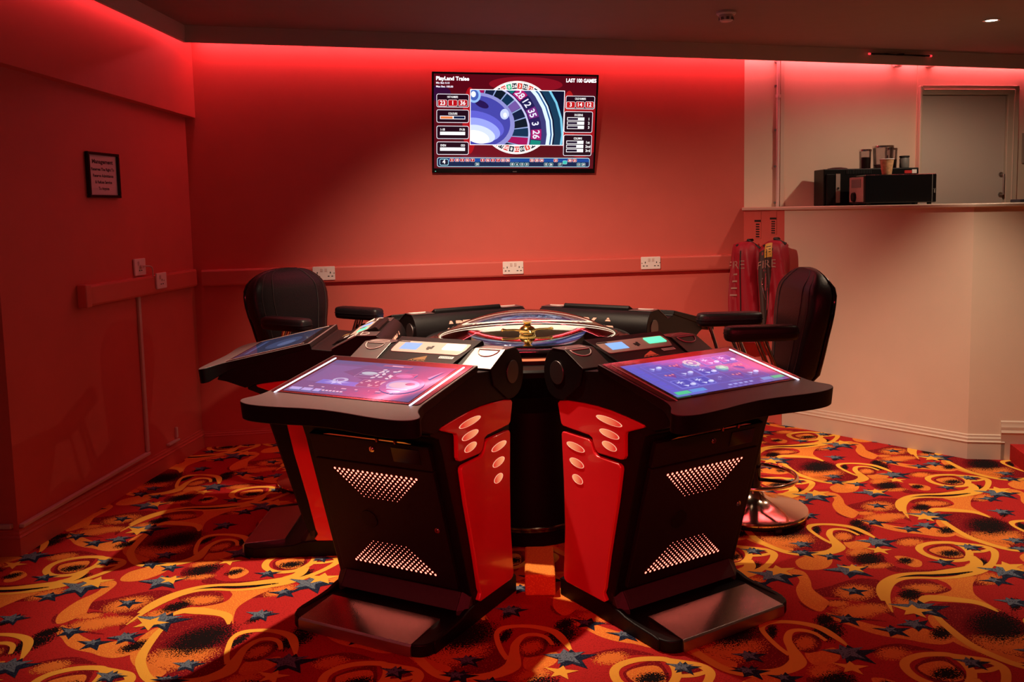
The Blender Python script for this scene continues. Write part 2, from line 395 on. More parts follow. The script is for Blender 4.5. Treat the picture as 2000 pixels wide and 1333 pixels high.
# counter half wall
K0 = Vector((1.570, 6.657, 0)); K1 = Vector((1.772, 6.330, 0)); K2 = Vector((2.617, 5.392, 0)); K3 = Vector((4.9, 4.99, 0))
ZL = 1.500
def wallseg(name, a, b, h, t, mt):
    d = (b - a).normalized(); n = Vector((-d.y, d.x, 0)); m = MB()
    m.prism([(a.x, a.y), (b.x, b.y), (b.x + n.x * t, b.y + n.y * t), (a.x + n.x * t, a.y + n.y * t)], lambda p, q, z: (p, q, z), -0.02, h)
    return struct(m.build(name, mt, smooth=0))
wallseg('wall_counter_return', K0 + (K0 - K1).normalized() * 0.01, K1, ZL, 0.09, MT['wall_red'])
wallseg('wall_counter_side', K1, K2, ZL, 0.10, MT['wall_cream'])
wallseg('wall_counter_front', K2, K3, ZL, 0.10, MT['wall_cream'])
skirt('baseboard_counter_return', [K0, K1], 1, MT['trim_red'], 0.105)
KS = K2.lerp(K3, 0.078); KT = K2.lerp(K3, 0.10)
skirt('baseboard_counter', [K1, K2, KS + (K3 - K2).normalized() * 0.02], 1, MT['trim_cream'], 0.150)
skirt('baseboard_step', [KS + Z * 0.0, K3 + Z * 0.0], 1, MT['trim_cream'], 0.235)
# countertop on the half wall
m = MB()
def o2(p, q): d = (q - p).normalized(); return Vector((d.y, -d.x, 0))
OV = 0.024
n1, n2, n3 = o2(K0, K1), o2(K1, K2), o2(K2, K3)
def mit(p, a, b): c = (a + b).normalized(); return p + c * (OV / c.dot(a))
front = [K0 + n1 * OV, mit(K1, n1, n2), mit(K2, n2, n3), K3 + n3 * OV]
back = [Vector((4.95, 5.62, 0)), Vector((3.0, 5.95, 0)), Vector((2.86, 6.2, 0)), BW(4.98, 0, 0.004), BW(3.95, 0, 0.004), BW(3.83, 0, 0.004)]
m.prism([(p.x, p.y) for p in front + back], lambda p, q, z: (p, q, z), ZL, ZL + 0.022)
tag(m.build('countertop', MT['trim_cream'], smooth=30, bevel=0.005), 'cream wooden ledge running along the top of the counter half wall', 'countertop')
m = MB(); rf = [f - n * 0.012 for f, n in zip(front, (n1, n2, n2, n3))]

# floor
m = MB(); m.add([(-4.4, -1.4, 0), (5.4, -1.4, 0), (5.4, 8.1, 0), (-4.4, 8.1, 0), (-4.4, -1.4, -.06), (5.4, -1.4, -.06), (5.4, 8.1, -.06), (-4.4, 8.1, -.06)],
                [(0, 1, 2, 3), (4, 7, 6, 5), (0, 4, 5, 1), (1, 5, 6, 2), (2, 6, 7, 3), (3, 7, 4, 0)])
CARPET = [('p','c',[[1101,3535],[1141,3558],[1202,3586],[1298,3640],[1367,3653],[1415,3627],[1391,3552],[1371,3480],[1361,3410],[1354,3331],[1347,3288],[1331,3321],[1307,3383],[1267,3437],[1202,3464],[1143,3484],[1109,3504]]),('p','c',[[1538,5445],[1518,5316],[1529,5177],[1569,5082],[1622,5014],[1696,4967],[1771,4972],[1831,5026],[1850,5089],[1832,5143],[1800,5185],[1801,5254],[1791,5297],[1751,5415],[1697,5449],[1646,5467],[1590,5471]]),('p','c',[[1530,3915],[1524,3841],[1540,3769],[1600,3732],[1708,3733],[1835,3761],[1754,3717],[1641,3702],[1536,3707],[1494,3737],[1492,3814],[1433,3775],[1373,3820],[1371,3894],[1420,3891],[1459,3845]]),('p','c',[[1635,4066],[1697,4103],[1761,4116],[1812,4097],[1867,4061],[1798,4065],[1734,4052],[1679,4031]]),('p','c',[[1461,3586],[1517,3622],[1574,3632],[1622,3611],[1648,3552],[1660,3502],[1601,3493],[1551,3495],[1502,3522],[1472,3548]]),('p','c',[[1720,3586],[1768,3610],[1834,3639],[1859,3605],[1830,3568],[1784,3558],[1731,3554]]),('p','c',[[1109,3410],[1149,3454],[1232,3451],[1171,3418],[1115,3375],[1156,3329],[1215,3294],[1306,3258],[1226,3272],[1138,3319]]),('p','c',[[1032,3448],[1049,3407],[1072,3360],[1055,3361],[1033,3402]]),('p','o',[[1515,4791],[1582,4799],[1626,4761],[1624,4671],[1608,4586],[1629,4490],[1631,4460],[1578,4384],[1543,4415],[1527,4486],[1541,4590],[1580,4674],[1574,4730],[1522,4768]]),('p','o',[[1623,4879],[1685,4935],[1761,4942],[1787,4892],[1744,4811],[1683,4780],[1624,4796]]),('p','o',[[1653,3629],[1698,3639],[1746,3640],[1823,3651],[1772,3574],[1733,3478],[1743,3385],[1760,3321],[1714,3404],[1631,3443],[1543,3447],[1455,3398],[1504,3449],[1567,3475],[1637,3505],[1669,3536],[1672,3593]]),('p','o',[[1468,3293],[1496,3303],[1492,3239],[1492,3167],[1514,3097],[1552,3039],[1599,3001],[1649,2963],[1621,2912],[1576,2957],[1517,3013],[1478,3070],[1460,3129],[1451,3179],[1450,3230]]),('p','o',[[1102,3342],[1138,3319],[1183,3284],[1234,3240],[1286,3206],[1351,3193],[1409,3222],[1424,3180],[1469,3148],[1474,3099],[1426,3073],[1373,3084],[1318,3115],[1259,3137],[1205,3175],[1156,3233],[1114,3277]]),('p','o',[[1899,3896],[1906,3865],[1888,3794],[1842,3754],[1832,3768],[1874,3809]]),('p','o',[[1579,3883],[1623,3880],[1663,3841],[1666,3805],[1641,3764],[1603,3766],[1583,3824]]),('p','o',[[1417,4062],[1460,4067],[1529,4096],[1526,4024],[1475,3979],[1419,3982]]),('t','o',[1656,5142,142,-10,-40,-127]),('t','o',[1277,3520,95,-5,-31,-88]),('t','o',[1447,3935,67,-4,-24,-66]),('t','o',[1714,4045,68,-4,-23,-54]),('t','o',[1858,3625,61,-3,-34,-69]),('t','o',[1562,3544,95,-5,-22,-51]),('t','o',[1281,3368,96,-4,-20,-54]),('t','o',[1448,3429,63,-3,-28,-67]),('t','o',[1460,3788,80,-4,-16,-41]),('t','o',[1171,3418,58,-3,-11,-34]),('t','o',[1707,4375,98,-6,-28,-72]),('p','c',[[1748,3949],[1805,4000],[1871,4021],[1889,3972],[1895,3911],[1875,3852],[1825,3833],[1777,3850],[1753,3896]]),('p','o',[[1759,3949],[1807,3980],[1862,3986],[1881,3942],[1877,3874],[1833,3852],[1787,3872],[1762,3910]]),('p','c',[[1936,3962],[1989,4001],[2010,3974],[1997,3936],[1951,3923],[1931,3939]]),('p','c',[[1404,4170],[1444,4211],[1491,4204],[1500,4148],[1480,4091],[1434,4061],[1402,4087]]),('t','o',[1442,4134,47,-3,-21,-61]),('t','k',[1834,3902,66,-3,-24,-52]),('t','k',[1482,3486,59,-3,-29,-70]),('t','k',[1910,3793,40,-2,-30,-62]),('t','k',[1456,3860,82,-4,-34,-91]),('t','k',[1346,4225,27,-2,-24,-76]),('t','k',[1079,3278,47,-2,-22,-67]),('t','k',[1460,3159,52,-2,-28,-62]),('t','k',[1551,4222,71,-4,-36,-100]),('t','k',[1605,3830,43,-2,-18,-45]),('t','k',[1841,3376,29,-1,-35,-65]),('t','k',[1688,5268,126,-9,-49,-154]),('s','y',[[1580,4105,10],[1559,4178,30],[1525,4250,35],[1465,4289,30],[1395,4302,25],[1338,4287,30],[1316,4244,20],[1321,4183,20],[1338,4107,20],[1360,4049,20]]),('s','y',[[1518,4147,15],[1496,4204,20],[1457,4231,25],[1414,4221,25],[1386,4162,30],[1382,4104,35],[1381,4040,50],[1371,3993,60],[1322,3949,50],[1260,3933,40],[1194,3941,30]]),('s','y',[[1718,4945,40],[1625,4976,35],[1561,5057,35],[1521,5151,35],[1506,5303,30],[1511,5389,20]]),('s','y',[[1902,3873,32],[1920,3917,32],[1923,3971,32],[1907,4022,32],[1860,4034,32],[1799,4028,32],[1742,3996,32],[1717,3951,32],[1722,3890,32],[1756,3841,32],[1807,3819,32],[1868,3831,32],[1902,3873,32]]),('s','y',[[1907,4022,30],[1961,4003,30],[2012,3978,35],[2033,3934,35],[2014,3874,30],[1960,3790,30],[1892,3724,40],[1831,3686,40],[1750,3650,25],[1666,3638,20],[1591,3647,20],[1520,3642,25],[1464,3605,25],[1421,3551,30],[1393,3491,25],[1370,3421,20],[1352,3331,5]]),('s','y',[[1898,3866,50],[1894,3793,50],[1846,3740,50],[1751,3710,45],[1664,3694,30],[1583,3692,25],[1512,3675,30],[1453,3632,35],[1408,3576,40],[1377,3503,40],[1363,3433,30]]),('s','y',[[2028,3942,20],[1977,3918,25],[1918,3913,20]]),('s','y',[[1489,3409,20],[1531,3448,50],[1580,3446,60],[1633,3432,50],[1688,3412,40],[1722,3381,35],[1744,3319,10]]),('s','k',[[1446,3587,4],[1494,3643,12],[1575,3672,16],[1652,3668,20],[1735,3675,20],[1794,3688,15],[1832,3699,5]]),('x','b',[1580,4045,120,30]),('x','y',[1540,3956,75,10]),('x','b',[1339,3731,130,50]),('x','y',[1358,3760,75,20]),('x','n',[1279,3526,75,10]),('x','b',[1482,3353,140,20]),('x','y',[1435,3344,95,0]),('x','n',[1760,3800,75,40]),('x','b',[1955,3966,75,10]),('x','y',[2004,3743,100,30]),('x','b',[1981,3678,140,10]),('x','n',[1886,3598,85,50]),('x','b',[1850,3393,85,20]),('x','n',[1168,3280,85,0]),('x','n',[1299,3181,85,30]),('x','b',[1400,3222,85,60]),('x','n',[1308,3890,75,20]),('x','n',[1190,3945,65,50]),('x','b',[1716,5072,75,30]),('x','n',[1692,4967,80,10])]
CA, CB = Vector((.487, 1.030)), Vector((.967, -.0075))
def carpet_color(name, color, speck=None, amount=0.0, soft=False):
    """carpet yarn colour with woven speckle; soft patches thin out towards their rim (attribute w)"""
    mm_ = mat(name, color, 0.9, spec=0.08, bump=0.8, bscale=420)
    nt = mm_.node_tree; b = nt.nodes['Principled BSDF']; out = [n for n in nt.nodes if n.type == 'OUTPUT_MATERIAL'][0]
    tc = nt.nodes.new('ShaderNodeTexCoord')
    n = nt.nodes.new('ShaderNodeTexNoise'); n.inputs['Scale'].default_value = 170; n.inputs['Detail'].default_value = 1.0
    nt.links.new(tc.outputs['Object'], n.inputs['Vector'])
    if soft:
        at = nt.nodes.new('ShaderNodeAttribute'); at.attribute_name = 'w'
        ad = nt.nodes.new('ShaderNodeMath'); ad.operation = 'MULTIPLY_ADD'; ad.inputs[1].default_value = 0.42; ad.inputs[2].default_value = -0.02
        nt.links.new(at.outputs['Fac'], ad.inputs[0])
        s = nt.nodes.new('ShaderNodeMath'); s.operation = 'ADD'; nt.links.new(ad.outputs[0], s.inputs[0]); nt.links.new(n.outputs['Fac'], s.inputs[1])
        g = nt.nodes.new('ShaderNodeMath'); g.operation = 'GREATER_THAN'; g.inputs[1].default_value = 0.63 if color[0] < 0.1 else 0.60; nt.links.new(s.outputs[0], g.inputs[0])
        tr = nt.nodes.new('ShaderNodeBsdfTransparent'); mx = nt.nodes.new('ShaderNodeMixShader')
        nt.links.new(g.outputs[0], mx.inputs[0]); nt.links.new(tr.outputs[0], mx.inputs[1]); nt.links.new(b.outputs[0], mx.inputs[2]); nt.links.new(mx.outputs[0], out.inputs[0])
    elif speck:
        g = nt.nodes.new('ShaderNodeMath'); g.operation = 'GREATER_THAN'; g.inputs[1].default_value = 1.0 - amount; nt.links.new(n.outputs['Fac'], g.inputs[0])
        mx = nt.nodes.new('ShaderNodeMix'); mx.data_type = 'RGBA'; mx.inputs['A'].default_value = (*color, 1); mx.inputs['B'].default_value = (*speck, 1)
        nt.links.new(g.outputs[0], mx.inputs['Factor']); nt.links.new(mx.outputs['Result'], b.inputs['Base Color'])
    return mm_
C_RED, C_CRIM, C_OR, C_YE = (0.46, 0.022, 0.022), (0.20, 0.006, 0.012), (0.76, 0.22, 0.040), (0.86, 0.46, 0.060)
CM = [carpet_color('carpet_red', C_RED, (0.30, 0.015, 0.015), 0.40), carpet_color('carpet_crimson', C_CRIM, (0.55, 0.06, 0.03), 0.36),
      carpet_color('carpet_orange', C_OR, (0.88, 0.36, 0.05), 0.42), carpet_color('carpet_yellow', C_YE),
      carpet_color('carpet_orange_fleck', C_OR, soft=True), carpet_color('carpet_black_fleck', (0.008, 0.005, 0.006), soft=True),
      carpet_color('carpet_navy', (0.010, 0.016, 0.040), (0.03, 0.05, 0.09), 0.42), carpet_color('carpet_blue', (0.13, 0.18, 0.235), (0.02, 0.03, 0.06), 0.40)]
LAYER = {'p': 1, 's': 3, 't': 2, 'x': 4}
CI = {'c': 1, 'o': 2, 'y': 3, 'n': 6, 'b': 7}
carpet_w = [1.0] * 8
def cadd(vs, fs, mi, ws=None):
    m.add(vs, fs, mi); carpet_w.extend(ws if ws else [1.0] * len(vs))
def star_pts(x, y, r, rot, z, sq=1.0):
    out = []
    for k in range(10):
        rr = (r * (1.0, 0.72, 1.15, 0.80, 0.92)[k // 2]) if k % 2 == 0 else r * 0.37
        a = rot + k * pi / 5; out.append((x + rr * cos(a), y + rr * sin(a) * sq, z))
    return out
def lay(dx, dy, e):
    """one repeat of the carpet design shifted by (dx, dy)"""
    for si, (kind, col, d) in enumerate(CARPET):
        z = e + 0.00025 * LAYER[kind] + si * 0.000004
        if kind == 'p':
            P = spline([Vector((p[0] / 1000 + dx, p[1] / 1000 + dy, z)) for p in d], 4, True)
            cadd([tuple(p) for p in P], [tuple(range(len(P)))], CI[col])
        elif kind == 's':
            P = spline([Vector((p[0] / 1000 + dx, p[1] / 1000 + dy, p[2] / 1000)) for p in d], 5)
            L, R = [], []
            for i, p in enumerate(P):
                t = (P[min(i + 1, len(P) - 1)] - P[max(i - 1, 0)]); t.z = 0; t.normalize(); w = p.z * 0.5
                L.append((p.x - t.y * w, p.y + t.x * w, z + i * 1e-6)); R.append((p.x + t.y * w, p.y - t.x * w, z + i * 1e-6))
            n = len(P); cadd(L + R, [(i, i + 1, n + i + 1, n + i) for i in range(n - 1)], 5 if col == 'k' else CI[col], [0.75] * (2 * n))
        elif kind == 't':
            x, y, ax, ay, bx, by = [q / 1000 for q in d]; n = 20; vs = [(x + dx, y + dy, z)]; ws = [1.0]; fs = []
            for j, (k, w) in enumerate(((0.5, 0.62), (1.0, 0.0))):
                for i in range(n):
                    a = 2 * pi * i / n; vs.append((x + dx + k * (ax * cos(a) + bx * sin(a)), y + dy + k * (ay * cos(a) + by * sin(a)), z)); ws.append(w)
            for i in range(n):
                fs.append((0, 1 + i, 1 + (i + 1) % n)); fs.append((1 + i, 1 + n + i, 1 + n + (i + 1) % n, 1 + (i + 1) % n))
            cadd(vs, fs, 5 if col == 'k' else 4, ws)
        else:
            x, y, r, rot = d[0] / 1000 + dx, d[1] / 1000 + dy, d[2] / 1250, d[3] / 100
            c = {'b': 6, 'n': 6, 'y': 3}[col]
            if col == 'y': z += 0.0002
            vs = star_pts(x, y, r, rot, z); cadd(vs, [tuple(range(10))], c)
            if col in 'bn':
                k = 0.80 if col == 'b' else 0.5
                ox, oy = (-0.02 * r / .1, 0.018 * r / .1)
                vs = star_pts(x + ox, y + oy, r * k, rot + 0.12, z + 0.0001); cadd(vs, [tuple(range(10))], 7)
for i in range(-8, 8):
    for j in range(-4, 5):
        d = CB * i + CA * j
        if -4.9 < d.x + 1.4 < 4.6 and 0.9 < d.y + 4.2 < 7.6: lay(d.x, d.y, 0.0)
fl = m.build('floor', CM, smooth=0, fix=False)
at = fl.data.attributes.new('w', 'FLOAT', 'POINT'); at.data.foreach_set('value', carpet_w)
struct(fl)

# carpeted step beside the counter
m = MB(); SD = (K3 - K2).normalized(); SN = Vector((SD.y, -SD.x, 0)); sa = KT + SN * 0.016
sec = roundpoly([(0, 0), (0.30, 0), (0.30, 0.098), (0, 0.098)], [0.001, 0.001, 0.03, 0.001], 6)
m.prism([(p, q) for p, q in sec], lambda p, q, h: sa + SD * h + SN * p + Z * q, 0.0, 1.6)
st = m.build('carpeted_step', [CM[0], CM[2], CM[3]], smooth=40, bevel=0.012)
tag(st, 'patterned red carpeted step at the right edge beside the cream counter', 'step')
for (s0, s1, mi) in ((0.06, 0.13, 3), (0.16, 0.30, 2), (0.34, 0.40, 3), (0.45, 0.62, 1), (0.7, 0.8, 3)):
    mb = MB(); pts = roundpoly([(0.3005, 0.004), (0.3005, 0.0985), (0.02, 0.0985)], 0.03, 6); n = len(pts)
    L = [sa + SD * (s0 + 0.10 * i / n) + SN * p + Z * q + SN * .0015 + Z * .0015 for i, (p, q) in enumerate(pts)]
    R = [sa + SD * (s1 + 0.10 * i / n) + SN * p + Z * q + SN * .0015 + Z * .0015 for i, (p, q) in enumerate(pts)]
    mb.add(L + R, [(i, i + 1, n + i + 1, n + i) for i in range(n - 1)]); mb.build('carpet_band', CM[mi], st, smooth=0, fix=False)

# raised carpeted cable box on the floor between the two front terminals
m = MB(); m.prism([(-0.035, 3.545), (0.088, 3.540), (0.088, 3.86), (-0.035, 3.86)], lambda p, q, h: (p, q, h), 0.0, 0.088)
tag(m.build('cable_box', CM[2], smooth=0, bevel=0.008), 'low carpet covered box on the floor between the two front terminals', 'floor box')

# door behind the counter
dr = MB(); dz = 2.312
dr.prism([(5.182, 0.2), (5.866, 0.2), (5.866, dz), (5.182, dz)], lambda p, q, h: BW(p, q, h), 0.013, 0.024)
door = struct(dr.build('door_1', mat('door_paint', (0.60, 0.50, 0.44), 0.45), smooth=0))
for nm, sx0, sx1, zz0, zz1 in (('left', 5.154, 5.176, 0.2, dz + 0.07), ('right', 5.872, 5.965, 0.2, dz + 0.07), ('top', 5.160, 5.965, dz + 0.006, dz + 0.075)):
    f = MB(); f.prism([(sx0, zz0), (sx1, zz0), (sx1, zz1), (sx0, zz1)], lambda p, q, h: BW(p, q, h), 0.012, 0.045 if nm != 'left' else 0.05)
    if nm == 'right': f.prism([(sx0 + .045, zz0), (sx0 + .055, zz0), (sx0 + .055, zz1 - .03), (sx0 + .045, zz1 - .03)], lambda p, q, h: BW(p, q, h), 0.045, 0.052)
    if nm == 'top': f.prism([(sx0 + .02, zz0 + .03), (sx1 - .04, zz0 + .03), (sx1 - .04, zz0 + .04), (sx0 + .02, zz0 + .04)], lambda p, q, h: BW(p, q, h), 0.045, 0.052)
    struct(f.build('trim_door_' + nm, MT['trim_cream'], smooth=0, bevel=0.006))
h = MB(); h.tube([BW(5.842, 1.73, 0.024), BW(5.842, 1.73, 0.062), BW(5.842, 1.58, 0.062), BW(5.842, 1.58, 0.024)], 0.008, 10)
for zz in (1.73, 1.58): h.cyl(BW(5.842, zz, 0.0245), BW(5.842, zz, 0.030), 0.018)
h.build('door_handle', MT['steel'], door, smooth=40)

# ------------------------------------------------------------------ things fixed to the walls
def box_wall(m, W, s0, s1, z0, z1, o0, o1, mi=0): m.prism([(s0, z0), (s1, z0), (s1, z1), (s0, z1)], lambda p, q, h: W(p, q, h), o0, o1, mi)
# dado trunking
def trunk(name, W, s0, s1, z0, z1, lab):
    m = MB(); sec = [(z0, 0.0), (z0, 0.040), (z0 + 0.012, 0.046), (z1 - 0.012, 0.046), (z1, 0.040), (z1, 0.0)]
    m.loft([[W(s0, q, o) for q, o in sec], [W(s1, q, o) for q, o in sec]]); return m
t = trunk('t', BW, 0.055, 3.80, 1.080, 1.187, '').build('dado_trunking', MT['trim_red'], smooth=0, bevel=0.003)
tag(t, 'long red painted cable trunking running across the back wall', 'trunking', 'red painted trunking')
t = trunk('t', LW, 0.050, 1.295, 1.085, 1.195, '').build('dado_trunking', MT['trim_red'], smooth=0, bevel=0.003)
m = MB(); box_wall(m, LW, 1.288, 1.340, 1.080, 1.200, 0.0, 0.052); m.build('end_cap', MT['trim_red'], t, smooth=0, bevel=0.006)
tag(t, 'short red painted cable trunking with end cap on the left wall', 'trunking', 'red painted trunking')

def socket(W, s, z, o, w, hgt, label, double=True, group='white wall sockets', cord=False):
    p = W(s, z, o); root = thing('wall_socket', p, 0, label, 'socket', group); q = lambda a, b, c: W(s + a, z + b, o + c) - p
    m = MB(); m.prism(rrect(-w / 2, -hgt / 2, w / 2, hgt / 2, 0.006), q, 0.0, 0.011); m.build('faceplate', MT['white'], root, smooth=30, bevel=0.003)
    cs = (-w * .29, w * .29) if double else (0.0,)
    sgn = -1 if W is LW else 1
    for c in cs:
        m = MB()
        for (a, b, ww, hh) in ((0, .004, .006, .012), (-.012, -.020, .012, .006), (.012, -.020, .012, .006)):
            m.prism([(c + a - ww / 2, b - hh / 2), (c + a + ww / 2, b - hh / 2), (c + a + ww / 2, b + hh / 2), (c + a - ww / 2, b + hh / 2)], q, 0.0095, 0.0116)
        e = c + (0.024 if c > 0 else -0.024); ci = [(e + .0035 * cos(2 * pi * i / 8), .0 + .0035 * sin(2 * pi * i / 8)) for i in range(8)]; m.prism(ci, q, 0.0095, 0.0116)
        m.build('pin_holes', MT['dark_hole'], root, smooth=0)
        m = MB(); r = (c * .34) if double else 0.02
        m.prism([(r - .008, .010), (r + .008, .010), (r + .008, .034), (r - .008, .034)], q, 0.010, 0.0145); m.build('rocker_switch', MT['offwhite'], root, smooth=0, bevel=0.002)
    if cord:
        m = MB(); pts = spline([q(0.0, 0.0, 0.012), q(-0.02, 0.004, 0.035), q(-0.065, -0.005, 0.045), q(-0.085, -0.05, 0.04), q(-0.083, -0.10, 0.03), q(-0.10, -0.115, 0.02)], 5)
        m.tube(pts, 0.004, 8); m.cyl(q(0, 0, 0.010), q(0, 0, 0.024), 0.012, 0.009, 12); m.build('flex', MT['offwhite'], root, smooth=40)
    return root
socket(BW, 0.8385, 1.142, 0.046, 0.146, 0.092, 'white double wall socket on the trunking behind the left chair')
socket(BW, 2.114, 1.1405, 0.046, 0.144, 0.088, 'white double wall socket in the middle of the trunking, below the television')
socket(BW, 3.098, 1.145, 0.046, 0.142, 0.088, 'white double wall socket near the right end of the trunking')
socket(LW, 0.705, 1.252, 0.002, 0.125, 0.098, 'white outlet plate with a flex plugged in, above the left wall trunking', False, 'outlets on the left wall', True)
socket(LW, 0.545, 1.160, 0.046, 0.120, 0.095, 'white single socket set into the left wall trunking', False, 'outlets on the left wall')

m = MB(); box_wall(m, LW, 0.724, 0.752, 0.170, 1.082, 0.0, 0.014)
tag(m.build('cable_conduit', MT['offwhite'], smooth=0, bevel=0.003), 'thin white vertical cable cover running down the left wall below the trunking', 'cable cover', 'white cable covers')
m = MB(); m.prism([(0.735, 0.150), (1.925, 0.128), (1.925, 0.146), (0.735, 0.168)], lambda p, q, h: LW(p, q, h), 0.0, 0.024)
tag(m.build('cable_conduit', MT['offwhite'], smooth=0, bevel=0.003), 'thin white cable cover lying along the top of the left skirting board', 'cable cover', 'white cable covers')
m = MB(); m.prism([(0.36, 0.140), (0.50, 0.138), (0.50, 0.150), (0.36, 0.152)], lambda p, q, h: LW(p, q, h), 0.0, 0.022); box_wall(m, LW, 0.365, 0.385, 0.160, 0.225, 0.0, 0.014)
tag(m.build('cable_conduit', MT['offwhite'], smooth=0, bevel=0.002), 'short broken stub of white cable cover above the skirting by the left corner', 'cable cover', 'white cable covers')
m = MB(); e = LW(L_END, 0); m.box((e.x - 0.72, e.y - 0.012, 0.142), (1.40, 0.024, 0.02))
tag(m.build('cable_conduit', MT['offwhite'], smooth=0, bevel=0.003), 'white cable cover on the dark end wall at the far left edge', 'cable cover', 'white cable covers')

# framed notice
p0 = LW(1.031, 1.768, 0.0); sg = thing('framed_notice', p0, 0, 'black framed management notice hanging on the left wall', 'sign')
q = lambda a, b, c: LW(1.031 - a, 1.768 + b, c) - p0
W2, H2 = 0.156, 0.121
m = MB()
for a0, a1, b0, b1 in ((-W2, W2, H2 - .016, H2), (-W2, W2, -H2, -H2 + .016), (-W2, -W2 + .018, -H2 + .016, H2 - .016), (W2 - .018, W2, -H2 + .016, H2 - .016)):
    m.prism([(a0, b0), (a1, b0), (a1, b1), (a0, b1)], q, 0.0, 0.020)
m.build('frame', MT['black_gloss'], sg, smooth=0, bevel=0.003)
m = MB(); m.prism([(-W2 + .018, -H2 + .016), (W2 - .018, -H2 + .016), (W2 - .018, H2 - .016), (-W2 + .018, H2 - .016)], q, 0.002, 0.008)
pp = m.build('notice_sheet', MT['paper'], sg, smooth=0)
m = MB(); fn = lambda x, y: q(x, y, 0.0085)
put_text(m, 'Management', fn, 0.021, 0, 0.062, 'C', width=0.205, bold=0.035)
for i, (s, w) in enumerate((('Reserves The Right To', 0.225), ('Reserve Admittance', 0.20), ('& Refuse Service', 0.165), ('To Anyone', 0.105))):
    put_text(m, s, fn, 0.0155, 0, 0.024 - i * 0.034, 'C', width=w, bold=0.03)
m.build('lettering', MT['label_black'], pp, smooth=0, fix=False)

# television
TC = BW(2.1463, 2.1166, 0.09); tilt, troll = 0.175565, -0.014681
tv = thing('television', TC, 0, 'large black flat television showing a red roulette screen on the back wall', 'television')
tup = Z * cos(tilt) + NB * sin(tilt); trt = DB * cos(troll) + tup * sin(troll); tup2 = tup * cos(troll) - DB * sin(troll); tn = trt.cross(tup2).normalized()
tn = tn if tn.dot(NB) > 0 else -tn
TW, TH = 1.1245, 0.6633
def T3(x, y, h=0.0): return trt * x + tup2 * y + tn * h
m = MB(); m.prism(rrect(-TW / 2, -TH / 2, TW / 2, TH / 2, 0.006, 3), T3, -0.035, -0.004)
m.prism(rrect(-TW * .35, -TH * .36, TW * .35, TH * .30, 0.03, 3), T3, -0.055, -0.035); m.build('casing', MT['black'], tv, smooth=30, bevel=0.004)
m = MB(); bx0, bx1, by0, by1 = -TW / 2 + .012, TW / 2 - .012, -TH / 2 + .030, TH / 2 - .012
for a in ((-TW / 2, TW / 2, -TH / 2, by0), (-TW / 2, TW / 2, by1, TH / 2), (-TW / 2, bx0, by0, by1), (bx1, TW / 2, by0, by1)):
    m.prism([(a[0], a[2]), (a[1], a[2]), (a[1], a[3]), (a[0], a[3])], T3, -0.004, 0.003)
m.build('bezel', MT['black_gloss'], tv, smooth=0, bevel=0.001)
m = MB(); box = [(-.014, -TH / 2 + .006), (.014, -TH / 2 + .006), (.014, -TH / 2 + .012), (-.014, -TH / 2 + .012)]
m.prism(box, T3, 0.003, 0.0035); m.build('badge', mat('dull_badge', (0.12, 0.10, 0.10), 0.5), tv, smooth=0)
m = MB(); m.prism([(-TW / 2 + .018, -TH / 2 + .009), (-TW / 2 + .026, -TH / 2 + .009), (-TW / 2 + .026, -TH / 2 + .012), (-TW / 2 + .018, -TH / 2 + .012)], T3, 0.003, 0.0035)
m.build('standby_lamp', glow('standby_glow', (0.2, 1.0, 0.7), 1.0), tv, smooth=0)
m = MB(); m.prism([(-.15, -.12), (.15, -.12), (.15, .12), (-.15, .12)], lambda p, q_, h: DB * p + Z * q_ + NB * h, -0.090, -0.070)
for sx in (-.1, .1): m.tube([DB * sx + Z * .1 - NB * .08, T3(sx, .1, -.045)], 0.012, 8); m.tube([DB * sx - Z * .1 - NB * .08, T3(sx, -.1, -.045)], 0.012, 8)
m.build('wall_bracket', MT['black'], tv, smooth=0)
